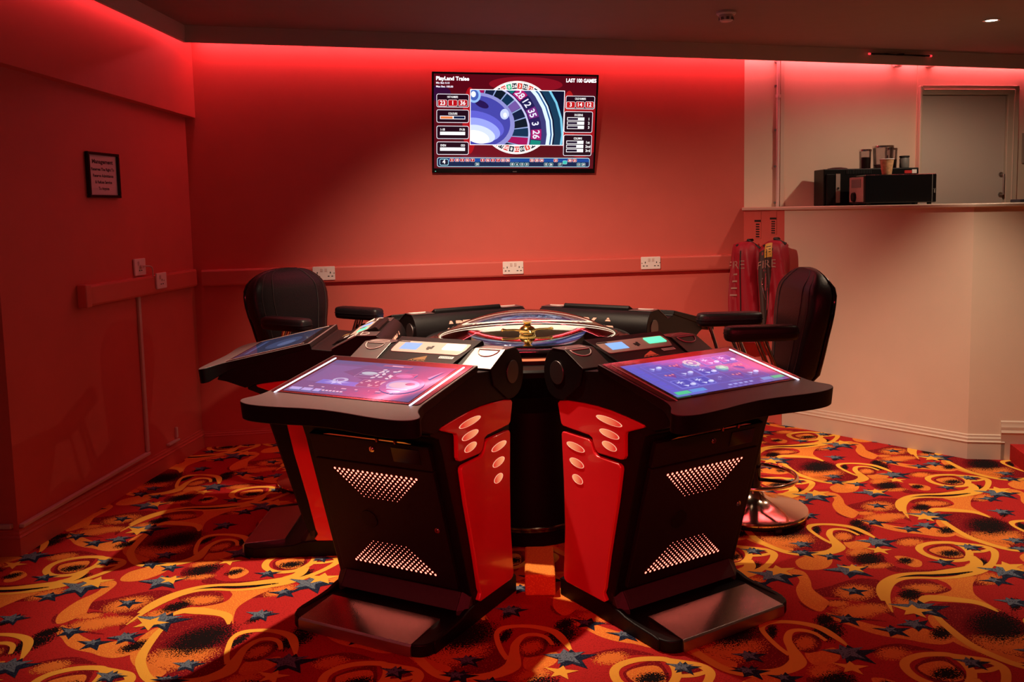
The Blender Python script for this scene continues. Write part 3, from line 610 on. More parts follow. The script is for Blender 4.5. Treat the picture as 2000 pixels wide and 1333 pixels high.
# --- picture on the screen
GL = {}
def g(c, s=1.0):
    k = (c, s)
    if k not in GL:
        lin = tuple(((v / 255) / 12.92 if v / 255 <= .04045 else ((v / 255 + .055) / 1.055) ** 2.4) for v in c); GL[k] = glow('screen_colour', lin, s, 0.05)
    return GL[k]
class Pic:
    """flat picture built of thin coloured shapes in one mesh"""
    def __init__(self, fn, base=0.0, step=0.00004): self.mb = MB(); self.mats = []; self.fn = fn; self.z = base; self.step = step
    def mi(self, c, s):
        mt = g(c, s)
        if mt not in self.mats: self.mats.append(mt)
        return self.mats.index(mt)
    def poly(self, pts, c, s=1.0, clip=None):
        if clip: pts = clip_rect(pts, clip)
        if len(pts) < 3: return
        self.z += self.step; self.mb.add([self.fn(p[0], p[1], self.z) for p in pts], [tuple(range(len(pts)))], self.mi(c, s))
    def rect(self, x0, y0, x1, y1, c, s=1.0): self.poly([(x0, y0), (x1, y0), (x1, y1), (x0, y1)], c, s)
    def rr(self, x0, y0, x1, y1, r, c, s=1.0): self.poly(rrect(min(x0, x1), min(y0, y1), max(x0, x1), max(y0, y1), r, 4), c, s)
    def panel(self, x0, y0, x1, y1, fill, line=(245, 240, 250), r=0.012, t=0.003, s=1.3):
        self.rr(x0, y0, x1, y1, r, line, s); self.rr(min(x0, x1) + t, min(y0, y1) + t, max(x0, x1) - t, max(y0, y1) - t, r * .8, fill)
    def text(self, st, x, y, h, c, align='L', width=None, bold=0.02, s=1.2):
        self.z += self.step; z = self.z; put_text(self.mb, st, lambda a, b: self.fn(a, b, z), h, x, y, align, self.mi(c, s), width, bold)
    def ell(self, cx, cy, rx, ry, c, s=1.0, n=36, clip=None, rot=0.0):
        self.poly([(cx + rx * cos(2 * pi * i / n) * cos(rot) - ry * sin(2 * pi * i / n) * sin(rot), cy + rx * cos(2 * pi * i / n) * sin(rot) + ry * sin(2 * pi * i / n) * cos(rot)) for i in range(n)], c, s, clip)
    def build(self, name, parent): return self.mb.build(name, self.mats, parent, smooth=0, fix=False)
def clip_rect(P, R):
    x0, y0, x1, y1 = R
    for ax, v, sg in ((0, x0, 1), (0, x1, -1), (1, y0, 1), (1, y1, -1)):
        out = []
        for i in range(len(P)):
            a, b = P[i - 1], P[i]; da, db = (a[ax] - v) * sg, (b[ax] - v) * sg
            if (da >= 0) != (db >= 0):
                t = da / (da - db); out.append((a[0] + (b[0] - a[0]) * t, a[1] + (b[1] - a[1]) * t))
            if db >= 0: out.append(b)
        P = out
        if not P: break
    return P
def TVP(X, Y):
    """pixel of a straightened sketch of the screen -> metres on the screen"""
    u = (X - 129) / 1738.0; top = 105 + u * 40; bot = 1180 - u * 5; v = (Y - top) / (bot - top); return (-TW / 2 + u * TW, TH / 2 - v * TH)
pc = Pic(lambda x, y, z: T3(x, y, z), -0.0035)
pc.rect(bx0, by0, bx1, by1, (96, 4, 22), 0.9)
for X, Y, rx, ry, c, s in ((1700, 700, .16, .20, (170, 12, 24), .9), (700, 950, .20, .06, (120, 8, 30), .9), (1100, 240, .25, .05, (150, 14, 34), .9), (200, 330, .08, .05, (60, 10, 60), .8), (520, 620, .05, .22, (190, 14, 26), .9), (1560, 620, .05, .2, (190, 24, 26), .9)):
    x, y = TVP(X, Y); pc.ell(x, y, rx, ry, c, s, clip=(bx0, by0, bx1, by1))
x, y = TVP(172, 192); pc.text('PlayLand Tralee', x, y, 0.024, (255, 250, 255), width=0.218, bold=0.03, s=1.6)
x, y = TVP(172, 230); pc.text('Min Bet: 0.10', x, y, 0.012, (245, 240, 255), width=0.088, s=1.3)
x, y = TVP(172, 268); pc.text('Max Bet: 100.00', x, y, 0.012, (245, 240, 255), width=0.112, s=1.3)
x, y = TVP(1845, 225); pc.text('LAST 100 GAMES', x, y, 0.024, (255, 250, 255), 'R', width=0.208, bold=0.03, s=1.6)
cx, cy = TVP(1012, 590); R0 = 0.252
pc.ell(cx, cy, R0, R0 * .965, (255, 250, 245), 1.4, 64); pc.ell(cx, cy, R0 * .985, R0 * .95, (200, 170, 170), 1, 64); pc.ell(cx, cy, R0 * .975, R0 * .94, (250, 245, 240), 1.2, 64)
nums = ['26', '3', '35', '12', '28', '7', '29', '18', '22', '9', '31', '14', '20', '1', '33', '16', '24', '5', '10', '23', '8', '30', '11', '36', '13', '27', '6', '34', '17', '25', '2', '21', '4', '19', '15', '32', '0']
for k in range(37):
    a = pi / 2 - k * 2 * pi / 37 + 0.1; ca, sa_ = cos(a), sin(a)
    col = (60, 190, 140) if nums[k] == '0' else ((225, 60, 50) if k % 2 else (24, 30, 48))
    def f2(p, q_): return (cx + ca * (q_ + R0 * .865) + sa_ * p, cy + (sa_ * (q_ + R0 * .865) - ca * p) * .965)
    pc.poly([f2(-.016, -.020), f2(.016, -.020), f2(.016, .019), f2(-.016, .019)], col, 1.0)
    pc.z += pc.step; zz = pc.z; put_text(pc.mb, nums[k], lambda p, q_: pc.fn(*f2(p, q_), zz), 0.022, 0, -.011, 'C', pc.mi((255, 250, 245), 1.2), bold=0.02)
pc.ell(cx, cy, R0 * .78, R0 * .75, (255, 250, 245), 1.2, 64); pc.ell(cx, cy, R0 * .76, R0 * .73, (30, 14, 26), 1, 64)
vx0, vy1 = TVP(520, 288); vx1, vy0 = TVP(1512, 882)
pc.rect(vx0, vy0, vx1, vy1, (250, 248, 255), 1.4); e = .004; V = (vx0 + e, vy0 + e, vx1 - e, vy1 - e)
pc.rect(*V, (8, 14, 44), 1.0)
wx, wy = TVP(560, 760)
def ring(r0, r1, a0, a1, c, s=1.0, n=14, sq=0.9):
    P = [(wx + r1 * cos(a0 + (a1 - a0) * i / n), wy + sq * r1 * sin(a0 + (a1 - a0) * i / n)) for i in range(n + 1)] + [(wx + r0 * cos(a1 + (a0 - a1) * i / n), wy + sq * r0 * sin(a1 + (a0 - a1) * i / n)) for i in range(n + 1)]
    pc.poly(P, c, s, V)
ring(.555, .60, -.6, 2.2, (20, 60, 90)); ring(.60, .615, -.6, 2.2, (120, 200, 230), 1.1); ring(.50, .545, -.6, 2.2, (215, 235, 255), 1.2); ring(.525, .535, -.6, 2.2, (40, 90, 150))
ring(.465, .50, -.6, 2.2, (60, 60, 120)); ring(.385, .465, -.6, 2.2, (50, 22, 84))
cols = [(190, 30, 110), (16, 120, 120), (180, 24, 110), (40, 30, 90), (120, 40, 130), (30, 30, 84)]
labs = ['3', '0', '26', '3', '35', '12', '28', '7', '29', '18', '22', '9']
for k in range(13):
    a0 = -.285 + (k - 1) * .19; ring(.392, .462, a0 + .008, a0 + .182, cols[k % 6] if k > 1 else ((200, 20, 70), (14, 140, 124))[k], 1.0)
    am = a0 + .095
    ca, sa_ = cos(am), sin(am)
    if k < 12 and V[0] < wx + .43 * ca < V[2] - .02 and V[1] + .02 < wy + .9 * .43 * sa_ < V[3] - .02:
        pc.z += pc.step; zz = pc.z
        put_text(pc.mb, labs[k], lambda p, q_: pc.fn(wx + ca * (.427 + q_) + sa_ * p, wy + .9 * (sa_ * (.427 + q_) - ca * p), zz), 0.046, 0, -.023, 'C', pc.mi((235, 235, 255), 1.1), bold=0.02)
ring(.372, .386, -.6, 2.2, (200, 200, 240), 1.1)
for k in range(12):
    a0 = -.45 + k * .2; ring(.235, .372, a0 + .012, a0 + .188, ((16, 30, 64), (170, 16, 90), (14, 50, 84), (8, 24, 40))[k % 4] if k != 5 else (120, 90, 170), 1.0); ring(.235, .372, a0 + .182, a0 + .206, (150, 170, 220), 1.0)
hx, hy = TVP(660, 640)
for k, c in enumerate(((150, 150, 220), (70, 70, 170), (96, 96, 210), (150, 160, 240), (205, 215, 255), (250, 250, 255))):
    q1 = 1 - k * .13; dx, dy = ((0, 0), (0, .004), (-.01, -.02), (-.006, -.05), (-.01, -.08), (-.02, -.10))[k]
    pc.ell(hx - .02 + dx, hy + .005 + dy, .235 * q1, .19 * q1 * (1 if k < 2 else .62), c, 1.0 + .06 * k, 40, V, -0.25)
x, y = TVP(640, 445); pc.ell(x, y, .05, .022, (40, 20, 84), 1, 24, V, -0.4); x, y = TVP(880, 550); pc.ell(x, y, .03, .035, (200, 210, 255), 1.1, 24, V); x, y = TVP(885, 560); pc.ell(x, y, .012, .016, (255, 255, 255), 1.3, 16, V)
x, y = TVP(560, 350); pc.ell(x, y, .045, .05, (150, 190, 240), 1.1, 24, V); pc.ell(x, y, .03, .035, (70, 100, 190), 1.0, 24, V); pc.ell(x - .004, y + .006, .016, .02, (230, 240, 255), 1.2, 24, V)
# side panels
def PN(X0, Y0, X1, Y1, fill=(34, 6, 24), **k): a, b = TVP(X0, Y0), TVP(X1, Y1); pc.panel(a[0], a[1], b[0], b[1], fill, **k)
def TX(s, X, Y, h, al='C', w=None, c=(255, 250, 250)): a = TVP(X, Y); pc.text(s, a[0], a[1], h, c, al, w)
def RC(X0, Y0, X1, Y1, c, s=1.0): a, b = TVP(X0, Y0), TVP(X1, Y1); pc.rect(min(a[0], b[0]), min(a[1], b[1]), max(a[0], b[0]), max(a[1], b[1]), c, s)
def tri(X0, Y0, vals, head):
    TX(head, X0 + 165, Y0 + 44, .013, w=.07)
    for k, v in enumerate(vals):
        a, b = TVP(X0 + 14 + k * 104, Y0 + 62), TVP(X0 + 110 + k * 104, Y0 + 132); pc.panel(a[0], a[1], b[0], b[1], (190, 16, 26), (250, 220, 225), r=.008, t=.002); TX(v, X0 + 62 + k * 104, Y0 + 116, .026)
PN(175, 335, 508, 480); tri(175, 335, ('23', '1', '36'), 'HOT NUMBERS')
PN(175, 500, 508, 642); TX('COLOURS', 342, 555, .014, w=.06); RC(210, 566, 470, 604, (245, 240, 250), 1.2); RC(216, 572, 340, 598, (240, 130, 70)); RC(352, 572, 464, 598, (10, 30, 70))
PN(175, 672, 508, 814); TX('1-18', 238, 724, .015, w=.028); TX('19-36', 440, 724, .015, w=.036); RC(210, 735, 470, 772, (250, 246, 250), 1.2)
PN(175, 842, 508, 982); TX('EVEN', 243, 893, .014, w=.036); TX('ODD', 447, 893, .014, w=.028); RC(210, 904, 470, 941, (250, 246, 250), 1.2)
PN(1524, 358, 1836, 500); 
TX('COLD NUMBERS', 1680, 400, .013, w=.075)
for k, v in enumerate(('3', '14', '12')):
    a, b = TVP(1532 + k * 100, 418), TVP(1625 + k * 100, 486); pc.panel(a[0], a[1], b[0], b[1], (200, 20, 24), (250, 220, 225), r=.008, t=.002); TX(v, 1578 + k * 100, 470, .026)
for Y0, lab, rows in ((520, 'DOZENS', ('1', '2', '3')), (766, 'COLUMNS', ('1st', '2nd', '3rd'))):
    PN(1514, Y0, 1820, Y0 + 225); TX(lab, 1668, Y0 + 50, .014, w=.058)
    for k, v in enumerate(rows):
        RC(1545, Y0 + 62 + k * 44, 1730, Y0 + 98 + k * 44, (250, 246, 250), 1.2); RC(1551, Y0 + 68 + k * 44, 1662 - (8 if k == 1 else 0), Y0 + 92 + k * 44, (30, 16, 44)); TX(v, 1780, Y0 + 94 + k * 44, .017)
PN(180, 1012, 1806, 1112, (10, 34, 74), line=(190, 235, 250), r=.014)
RC(300, 1022, 1796, 1058, (10, 74, 160)); a, b = TVP(205, 1028), TVP(298, 1098); pc.panel(a[0], a[1], b[0], b[1], (8, 24, 50), (170, 225, 240), r=.01); TX('4', 250, 1080, .028)
red = [(310, '5'), (364, '18'), (418, '3'), (472, '16'), (526, '7'), (632, '5'), (686, '16'), (740, '3'), (794, '7'), (846, '23'), (898, '36'), (1156, '23'), (1208, '25'), (1260, '34'), (1412, '21'), (1566, '30'), (1618, '21')]
for X, v in red: a, b = TVP(X, 1023), TVP(X + 46, 1057); pc.panel(a[0], a[1], b[0], b[1], (196, 26, 30), (250, 225, 225), r=.006, t=.0012); TX(v, X + 23, 1050, .013)
for X, v in ((575, '24'), (946, '10'), (998, '6'), (1050, '13'), (1102, '31'), (1310, '15'), (1362, '26'), (1462, '17'), (1664, '13'), (1714, '29')): a, b = TVP(X, 1066), TVP(X + 46, 1100); pc.panel(a[0], a[1], b[0], b[1], (6, 40, 60), (170, 235, 240), r=.006, t=.0012); TX(v, X + 23, 1093, .013)
a, b = TVP(1512, 1042), TVP(1558, 1080); pc.panel(a[0], a[1], b[0], b[1], (60, 200, 190), (200, 250, 240), r=.006, t=.0012)
pc.build('screen_picture', tv)

# ------------------------------------------------------------------ roulette terminals
UO = 1.0
def U(u, v, z): return (u - UO, v, z)
def side(p, q, h): return U(p, h, q)                     # outline in the side view (u, z), extruded across v
def dz_(u): return 0.976 - 0.207 * (u - 0.983)           # height of the sloping deck
CM_ = {}
def make_terminal():
    t = thing('roulette_terminal', (0, 0, 0), 0, 'x', 'gaming terminal', 'roulette terminals around the wheel')
    # foot
    m = MB(); o = roundpoly([(0.69, -0.312), (1.338, -0.312), (1.338, 0.312), (0.69, 0.312)], [0.02, 0.075, 0.075, 0.02], 6)
    m.prism(o, lambda p, q, h: U(p, q, h), 0.0, 0.046)
    rail = [(0.69, 0.0), (0.69, 0.068), (0.70, 0.074), (0.99, 0.074), (1.03, 0.073), (1.07, 0.066), (1.10, 0.057), (1.15, 0.052), (1.25, 0.049), (1.285, 0.044), (1.285, 0.0)]
    for s in (-1, 1): m.prism(rail, side, s * 0.292, s * 0.3165)
    m.build('base_foot', MT['black'], t, smooth=40, bevel=0.005)
    m = MB(); m.prism([(1.152, 0.0635), (1.338, 0.0475), (1.338, 0.036), (1.152, 0.045)], side, -0.25, 0.25); tp = m.build('tread_plate', MT['tread'], t, smooth=0, bevel=0.0012)
    m = MB(); m.prism([(1.338, 0.0475), (1.345, 0.041), (1.346, 0.004), (1.335, 0.004), (1.335, 0.036)], side, -0.252, 0.252); m.build('front_lip', MT['steel'], tp, smooth=0, bevel=0.0008)
    # pedestal
    body = [(0.716, 0.06), (1.02, 0.06), (1.033, 0.118), (1.178, 0.622), (1.196, 0.69), (1.218, 0.750), (1.27, 0.772), (1.27, 0.81), (0.70, 0.81), (0.712, 0.66)]
    m = MB(); m.prism(body, side, -0.309, 0.309); m.build('pedestal', MT['black'], t, smooth=0, bevel=0.004)
    m = MB(); m.prism([(1.0, 0.121), (1.036, 0.121), (1.076, 0.064), (1.0, 0.05)], side, -0.268, 0.268)
    for s in (-1, 1):
        m.add([U(1.036, s * .270, .121), U(1.076, s * .270, .064), U(1.076, s * .270, .046), U(1.0, s * .270, .046), U(1.0, s * .270, .121),
               U(1.022, s * .309, .121), U(1.050, s * .309, .066), U(1.050, s * .309, .046), U(1.0, s * .309, .046), U(1.0, s * .309, .121)],
              [(0, 1, 2, 3, 4), (9, 8, 7, 6, 5), (0, 5, 6, 1), (1, 6, 7, 2), (2, 7, 8, 3), (3, 8, 9, 4), (4, 9, 5, 0)])
    m.build('kick_strip', MT['kick'], t, smooth=0, bevel=0.002)
    # front door on the sloping face
    d = Vector((1.186 - 1.045, 0, 0.621 - 0.135)).normalized(); nrm = Vector((d.z, 0, -d.x)); o0 = Vector(U(1.047, 0, 0.135))
    LH = sqrt((1.186 - 1.045) ** 2 + (0.621 - 0.135) ** 2)
    def door(p, q, h): return o0 + d * q + Vector((0, p, 0)) + nrm * h
    m = MB(); m.prism(rrect(-.268, 0.004, .268, LH, .006, 3), door, -0.02, 0.008); dr_ = m.build('front_door', MT['black_rough'], t, smooth=0, bevel=0.002)
    def dq(v, z): return (v, (z - 0.135) / d.z)
    for nm, zt, zb, rows in (('upper', .587, .482, 1), ('lower', .188, .288, -1)):
        m = MB()
        for k in range(11):
            z = zt + (zb - zt) * k / 10; cnt = 18 - k; half = 0.0109 * (cnt - 1); r = 0.0048 - 0.00031 * k; q = dq(0, z)[1]
            sh = (0.0035 if rows == 1 else -0.005)
            for j in range(cnt):
                v = -half + 0.0218 * j + sh - (0.0 if rows == 1 else 0)
                m.add([door(v + r * cos(2 * pi * i / 8), q + r * sin(2 * pi * i / 8), 0.0088) for i in range(8)], [tuple(range(8))])
        m.build('perforated_vent', MT['dot'], dr_, smooth=0)
    m = MB(); q = dq(-0.075, 0.385); m.prism([(q[0] + .038 * cos(2 * pi * i / 28), q[1] + .038 * sin(2 * pi * i / 28)) for i in range(28)], door, 0.006, 0.0105); m.build('round_boss', MT['black'], dr_, smooth=0, bevel=0.0015)
    def lock(parent, v, z, hh=0.008, fn=door, qq=None):
        m = MB(); q = dq(v, z) if qq is None else qq
        for r0, h0, h1 in ((0.011, hh - .004, hh + .002), (0.0075, hh + .002, hh + .006)):
            m.prism([(q[0] + r0 * cos(2 * pi * i / 18), q[1] + r0 * sin(2 * pi * i / 18)) for i in range(18)], fn, h0, h1)
        m.prism([(q[0] - .001, q[1] - .005), (q[0] + .001, q[1] - .005), (q[0] + .001, q[1] + .005), (q[0] - .001, q[1] + .005)], fn, hh + .006, hh + .0065, 1)
        m.build('cam_lock', [MT['chrome'], MT['dark_hole']], parent, smooth=30)
    lock(dr_, 0.233, 0.386)
    # access panel above the door
    m = MB(); m.prism([(-.268, LH + .006), (.268, LH + .006), (.268, LH + .105), (-.268, LH + .105)], door, -0.02, 0.007); ap = m.build('access_panel', MT['black_rough'], t, smooth=0, bevel=0.002)
    lock(ap, 0, 0, 0.007, door, (0.016, LH + .068))
    m = MB(); m.prism([(.105, LH + .028), (.225, LH + .028), (.225, LH + .088), (.105, LH + .088)], door, 0.004, 0.009); m.build('bill_window', MT['black_gloss'], ap, smooth=0, bevel=0.001)
    m = MB(); m.prism([(-.20, LH + .108), (.20, LH + .108), (.17, LH + .113), (-.17, LH + .113)], door, 0.0, 0.006); 
    for v in (0.05, 0.13): m.cyl(door(v, LH + .105, 0.010), door(v, LH + .120, 0.012), 0.004, None, 8)
    m.build('latch_bar', MT['copper'], ap, smooth=0)
    # red side panels
    upo = [(0.709, 0.786), (0.722, 0.797), (0.775, 0.806), (0.87, 0.813), (0.96, 0.816), (1.046, 0.814), (1.129, 0.807), (1.20, 0.799), (1.228, 0.794), (1.222, 0.784), (1.169, 0.765), (1.128, 0.750), (1.122, 0.739), (1.121, 0.662), (1.112, 0.648), (1.096, 0.644), (0.968, 0.640), (0.948, 0.650), (0.937, 0.672), (0.930, 0.690), (0.912, 0.697), (0.745, 0.700), (0.730, 0.708)]
    loo = [(0.732, 0.666), (0.738, 0.677), (0.75, 0.680), (0.906, 0.680), (0.922, 0.672), (0.930, 0.654), (0.940, 0.637), (0.958, 0.627), (1.083, 0.626), (1.096, 0.620), (1.100, 0.608), (1.075, 0.48), (1.051, 0.383), (1.022, 0.262), (0.995, 0.130), (0.985, 0.108), (1.002, 0.086), (0.990, 0.077), (0.751, 0.073), (0.735, 0.080), (0.730, 0.095), (0.745, 0.29), (0.742, 0.48)]
    hU = [(1.034, .7745, .076, .0128, -0.06), (1.035, .7265, .058, .0140, -.06), (1.035, .6815, .043, .0150, -.10)]
    hL = [(0.826, .6345, .058, .0145, -.07), (0.832, .5735, .046, .0158, -.09), (0.836, .5105, .034, .0168, -.12)]
    for s in (-1, 1):
        for nm, outl, hs in (('upper_side_panel', upo, hU), ('lower_side_panel', loo, hL)):
            m = MB(); m.prism(outl, side, s * 0.308, s * 0.327); p = m.build(nm, MT['red_panel'], t, smooth=30, bevel=0.004)
            for (cu, cz, a, b, rot) in hs:
                m = MB(); E_ = lambda k, i: (cu + k * a * cos(2 * pi * i / 28) * cos(rot) - k * b * sin(2 * pi * i / 28) * sin(rot), cz + k * a * cos(2 * pi * i / 28) * sin(rot) + k * b * sin(2 * pi * i / 28) * cos(rot))
                m.prism([E_(0.93, i) for i in range(28)], side, s * 0.326, s * 0.3278, 0)
                n = 28; R = [[side(*E_(k, i), s * h) for i in range(n)] for k, h in ((0.93, 0.3279), (0.95, 0.3288), (0.99, 0.3286), (1.01, 0.3265))]
                m.loft(R, 1, caps=False); m.build('oval_lamp', [MT['oval'], MT['oval_rim']], p, smooth=40)
    # side body under the deck
    wedge = [(0.70, 0.803), (0.722, 0.801), (0.775, 0.810), (0.87, 0.817), (0.96, 0.820), (1.046, 0.818), (1.129, 0.811), (1.20, 0.803), (1.234, 0.798), (1.245, 0.790), (1.275, 0.783), (1.355, 0.813), (1.395, 0.822), (1.36, dz_(1.36) - .006), (0.985, dz_(.985) - .006), (0.975, 0.948), (0.888, 0.938), (0.70, 0.93)]
    m = MB(); m.prism(wedge, side, -0.330, 0.330); m.build('console_body', MT['black'], t, smooth=0, bevel=0.003)
    # deck with its waved front edge
    half = [(1.340, .336), (1.372, .342), (1.398, .355), (1.418, .374), (1.434, .386), (1.450, .382), (1.463, .364), (1.472, .330), (1.475, .285), (1.473, .23), (1.468, .17), (1.459, .08), (1.455, 0)]
    sp = [(p.x, p.y) for p in spline([Vector((a, b, 0)) for a, b in half], 4)]
    outl = [(0.983, -.336), (0.983, .336)] + sp + [(a, -b) for a, b in sp[::-1][1:]]
    m = MB(); n = len(outl)
    def drop(u): return 0.022 + 0.042 * max(0, min(1, (u - 1.30) / 0.12))
    top = [U(a, b, dz_(a)) for a, b in outl]; bot = [U(a - 0.006, b * .995, dz_(a) - drop(a)) for a, b in outl]
    m.add(top + bot, [tuple(range(n, 2 * n))[::-1]] + [(i, (i + 1) % n, n + (i + 1) % n, n + i) for i in range(n)], 1); m.f.append(tuple(range(n))); m.m.append(0)
    m.build('deck', [MT['deck'], MT['black']], t, smooth=30, bevel=0.003)
    m = MB(); DK = lambda p, q, h: U(p, q, dz_(p) + h)
    m.prism(rrect(0.992, -.327, 1.356, .327, .012, 3), DK, -0.004, 0.0022); bz = m.build('screen_bezel', MT['bezel'], t, smooth=0, bevel=0.001)
    for s in (-1, 1):
        m = MB(); m.prism(rrect(1.016, s * .297 - .0036, 1.366, s * .297 + .0036, .0035, 4), DK, 0.0022, 0.0036); l = m.build('led_strip', MT['led_white'], bz, smooth=0); CM_[s] = l
    m = MB(); m.prism([(1.036, -.276), (1.342, -.276), (1.342, .276), (1.036, .276)], DK, 0.002, 0.0029); m.build('screen', MT['black_gloss'], bz, smooth=0)
    # head at the wheel side: rolled back, flat top, sloping front
    head = [(0.888, 0.944), (0.775, 1.000), (0.690, 0.999), (0.672, 0.990), (0.654, 0.972), (0.638, 0.944), (0.630, 0.913), (0.632, 0.880), (0.641, 0.853), (0.656, 0.830), (0.678, 0.814), (0.708, 0.806), (0.76, 0.806), (0.87, 0.88)]
    m = MB(); m.prism(head, side, -0.335, 0.335); hd = m.build('head_housing', MT['black'], t, smooth=25, bevel=0.002)
    sl = Vector((0.888 - .775, 0, .944 - 1.0)).normalized()
    for s in (-1, 1):
        m = MB(); m.prism([(0.721 + .046 * cos(2 * pi * i / 32), .909 + .046 * sin(2 * pi * i / 32)) for i in range(32)], side, s * 0.334, s * 0.338); m.build('speaker_grille', MT['grey_pad'], hd, smooth=30, bevel=0.001)
        # side pads, folded over the edge
        m = MB(); pr = [(0.690, 1.0005), (0.775, 1.0015), (0.892, 0.9435), (0.892, 0.9475), (0.777, 1.0045), (0.690, 1.0035)]
        m.prism(pr, side, s * 0.203, s * 0.3365); pd = m.build('side_pad', MT['grey_pad'], hd, smooth=0, bevel=0.0008)
        ey = Vector((0, s, 0)); c = Vector(U(0.786, s * 0.272, 0.9985 + .0035)); nn = Vector((0.45, 0, 0.89)); m = MB()
        P = []
        for i in range(9): a = pi * i / 8; P.append(c + sl * (0.045 * sin(a)) + Vector((0, 0.046 * cos(a), 0)))
        P.append(c + Vector((0, -0.046, 0)) * .9); m.tube(P, 0.0022, 8, True); m.build('handle_ring', MT['ring'], pd, smooth=50)
        c = Vector(U(0.764, s * 0.272, 1.0045)); m = MB(); P = [c + Vector((-0.034 * sin(pi * i / 8), 0.046 * cos(pi * i / 8), 0)) for i in range(9)]
        m.tube(P, 0.0020, 8, True); m.build('handle_ring', MT['ring'], pd, smooth=50)
    # bill acceptor wedge in the middle of the head
    def acc(u): return 1.024 - 0.358 * (u - .712)
    pr = [(0.700, 0.985), (0.700, 1.012), (0.708, 1.022), (0.714, acc(.714)), (0.895, acc(.895)), (0.905, 0.950), (0.93, 0.935), (0.76, 0.95)]
    m = MB()
    def taper(p, q, h): k = 1.0 - 0.14 * max(0, min(1, (p - .712) / .18)); return U(p, h * k, q)
    m.prism(pr, taper, -0.197, 0.197); ac = m.build('note_acceptor', MT['black'], t, smooth=0, bevel=0.002)
    AF = lambda p, q, h: U(p, q, acc(p) + h)          # p = u, q = v
    m = MB(); m.prism(roundpoly([(0.752, -.172), (0.752, .172), (0.800, .172), (0.838, .155), (0.838, -.165), (0.80, -.172)], .012, 4), AF, -0.001, 0.003); fp = m.build('faceplate', MT['silver'], ac, smooth=0, bevel=0.001)
    m = MB(); m.prism([(0.768, -.135), (0.768, -.052), (0.818, -.052), (0.818, -.135)], AF, 0.002, 0.0042); m.build('small_display', MT['lcd'], fp, smooth=0)
    m = MB(); m.prism([(0.790, -.012), (0.790, .016), (0.806, .016), (0.806, -.012)], AF, 0.002, 0.0040, 0)
    for k in range(3): m.prism([(0.783 + k * .012, 0.006 - k * .006), (0.783 + k * .012, .016 - k * .006), (0.790 + k * .012, .016 - k * .006), (0.790 + k * .012, 0.006 - k * .006)], AF, 0.002, 0.0044, 0)
    m.build('entry_mark', MT['label_black'], fp, smooth=0)
    m = MB(); m.prism(rrect(0.762, .062, 0.806, .156, .005, 3), AF, 0.002, 0.0060); CM_['slot'] = m.build('note_slot', MT['slot_green'], fp, smooth=0, bevel=0.001)
    m = MB(); m.prism([(0.850, .085), (0.850, .150), (0.866, .150), (0.866, .085)], AF, 0.0002, 0.0012)
    rnd = random.Random(3); 
    for k in range(7): m.prism([(0.854, .090 + k * .008), (0.854, .094 + k * .008), (0.862, .094 + k * .008), (0.862, .090 + k * .008)], AF, 0.0012, 0.0014, 1)
    m.build('paper_label', [MT['label_white'], MT['label_black']], ac, smooth=0)
    m = MB(); m.prism([(0.756, -.170), (0.756, -.118), (0.763, -.118), (0.763, -.170)], AF, 0.0031, 0.0036, 0); m.build('name_strip', MT['label_black'], fp, smooth=0)
    # lamp logo on the front of the acceptor: triangle over the word
    m = MB(); tz = lambda x, y: AF(0.893 - y, x, 0.0008)
    m.add([tz(-.032, .010), tz(.034, .010), tz(.026, .040)], [(0, 1, 2)])
    put_text(m, 'APEX', tz, 0.0085, 0.0, -0.0008, 'C', width=.082, bold=0.03); CM_['logo'] = m.build('front_logo', MT['logo_orange'], ac, smooth=0, fix=False)
    # lamp logo on the rolled back: word and striped triangle, read from the wheel
    m = MB(); bk = Vector((-0.97, 0, 0.20)).normalized()
    def bf(x, y): 
        return Vector(U(0.6275, 0, 0.905)) + Vector((0, -x, 0)) + Vector((0.27, 0, 0.963)) * y
    put_text(m, 'APEX', bf, 0.053, -0.165, 0.002, 'L', width=.205, bold=0.05)
    for k in range(6):
        y0 = 0.0 + k * .0105; y1 = y0 + .0082; w = lambda y: .044 * (1 - y / .066)
        m.add([bf(.106 - w(y0), y0), bf(.106 + w(y0), y0), bf(.106 + w(y1), y1), bf(.106 - w(y1), y1)], [(0, 1, 2, 3)])
    m.build('rear_logo', MT['logo_glow'], hd, smooth=0, fix=False)
    return t

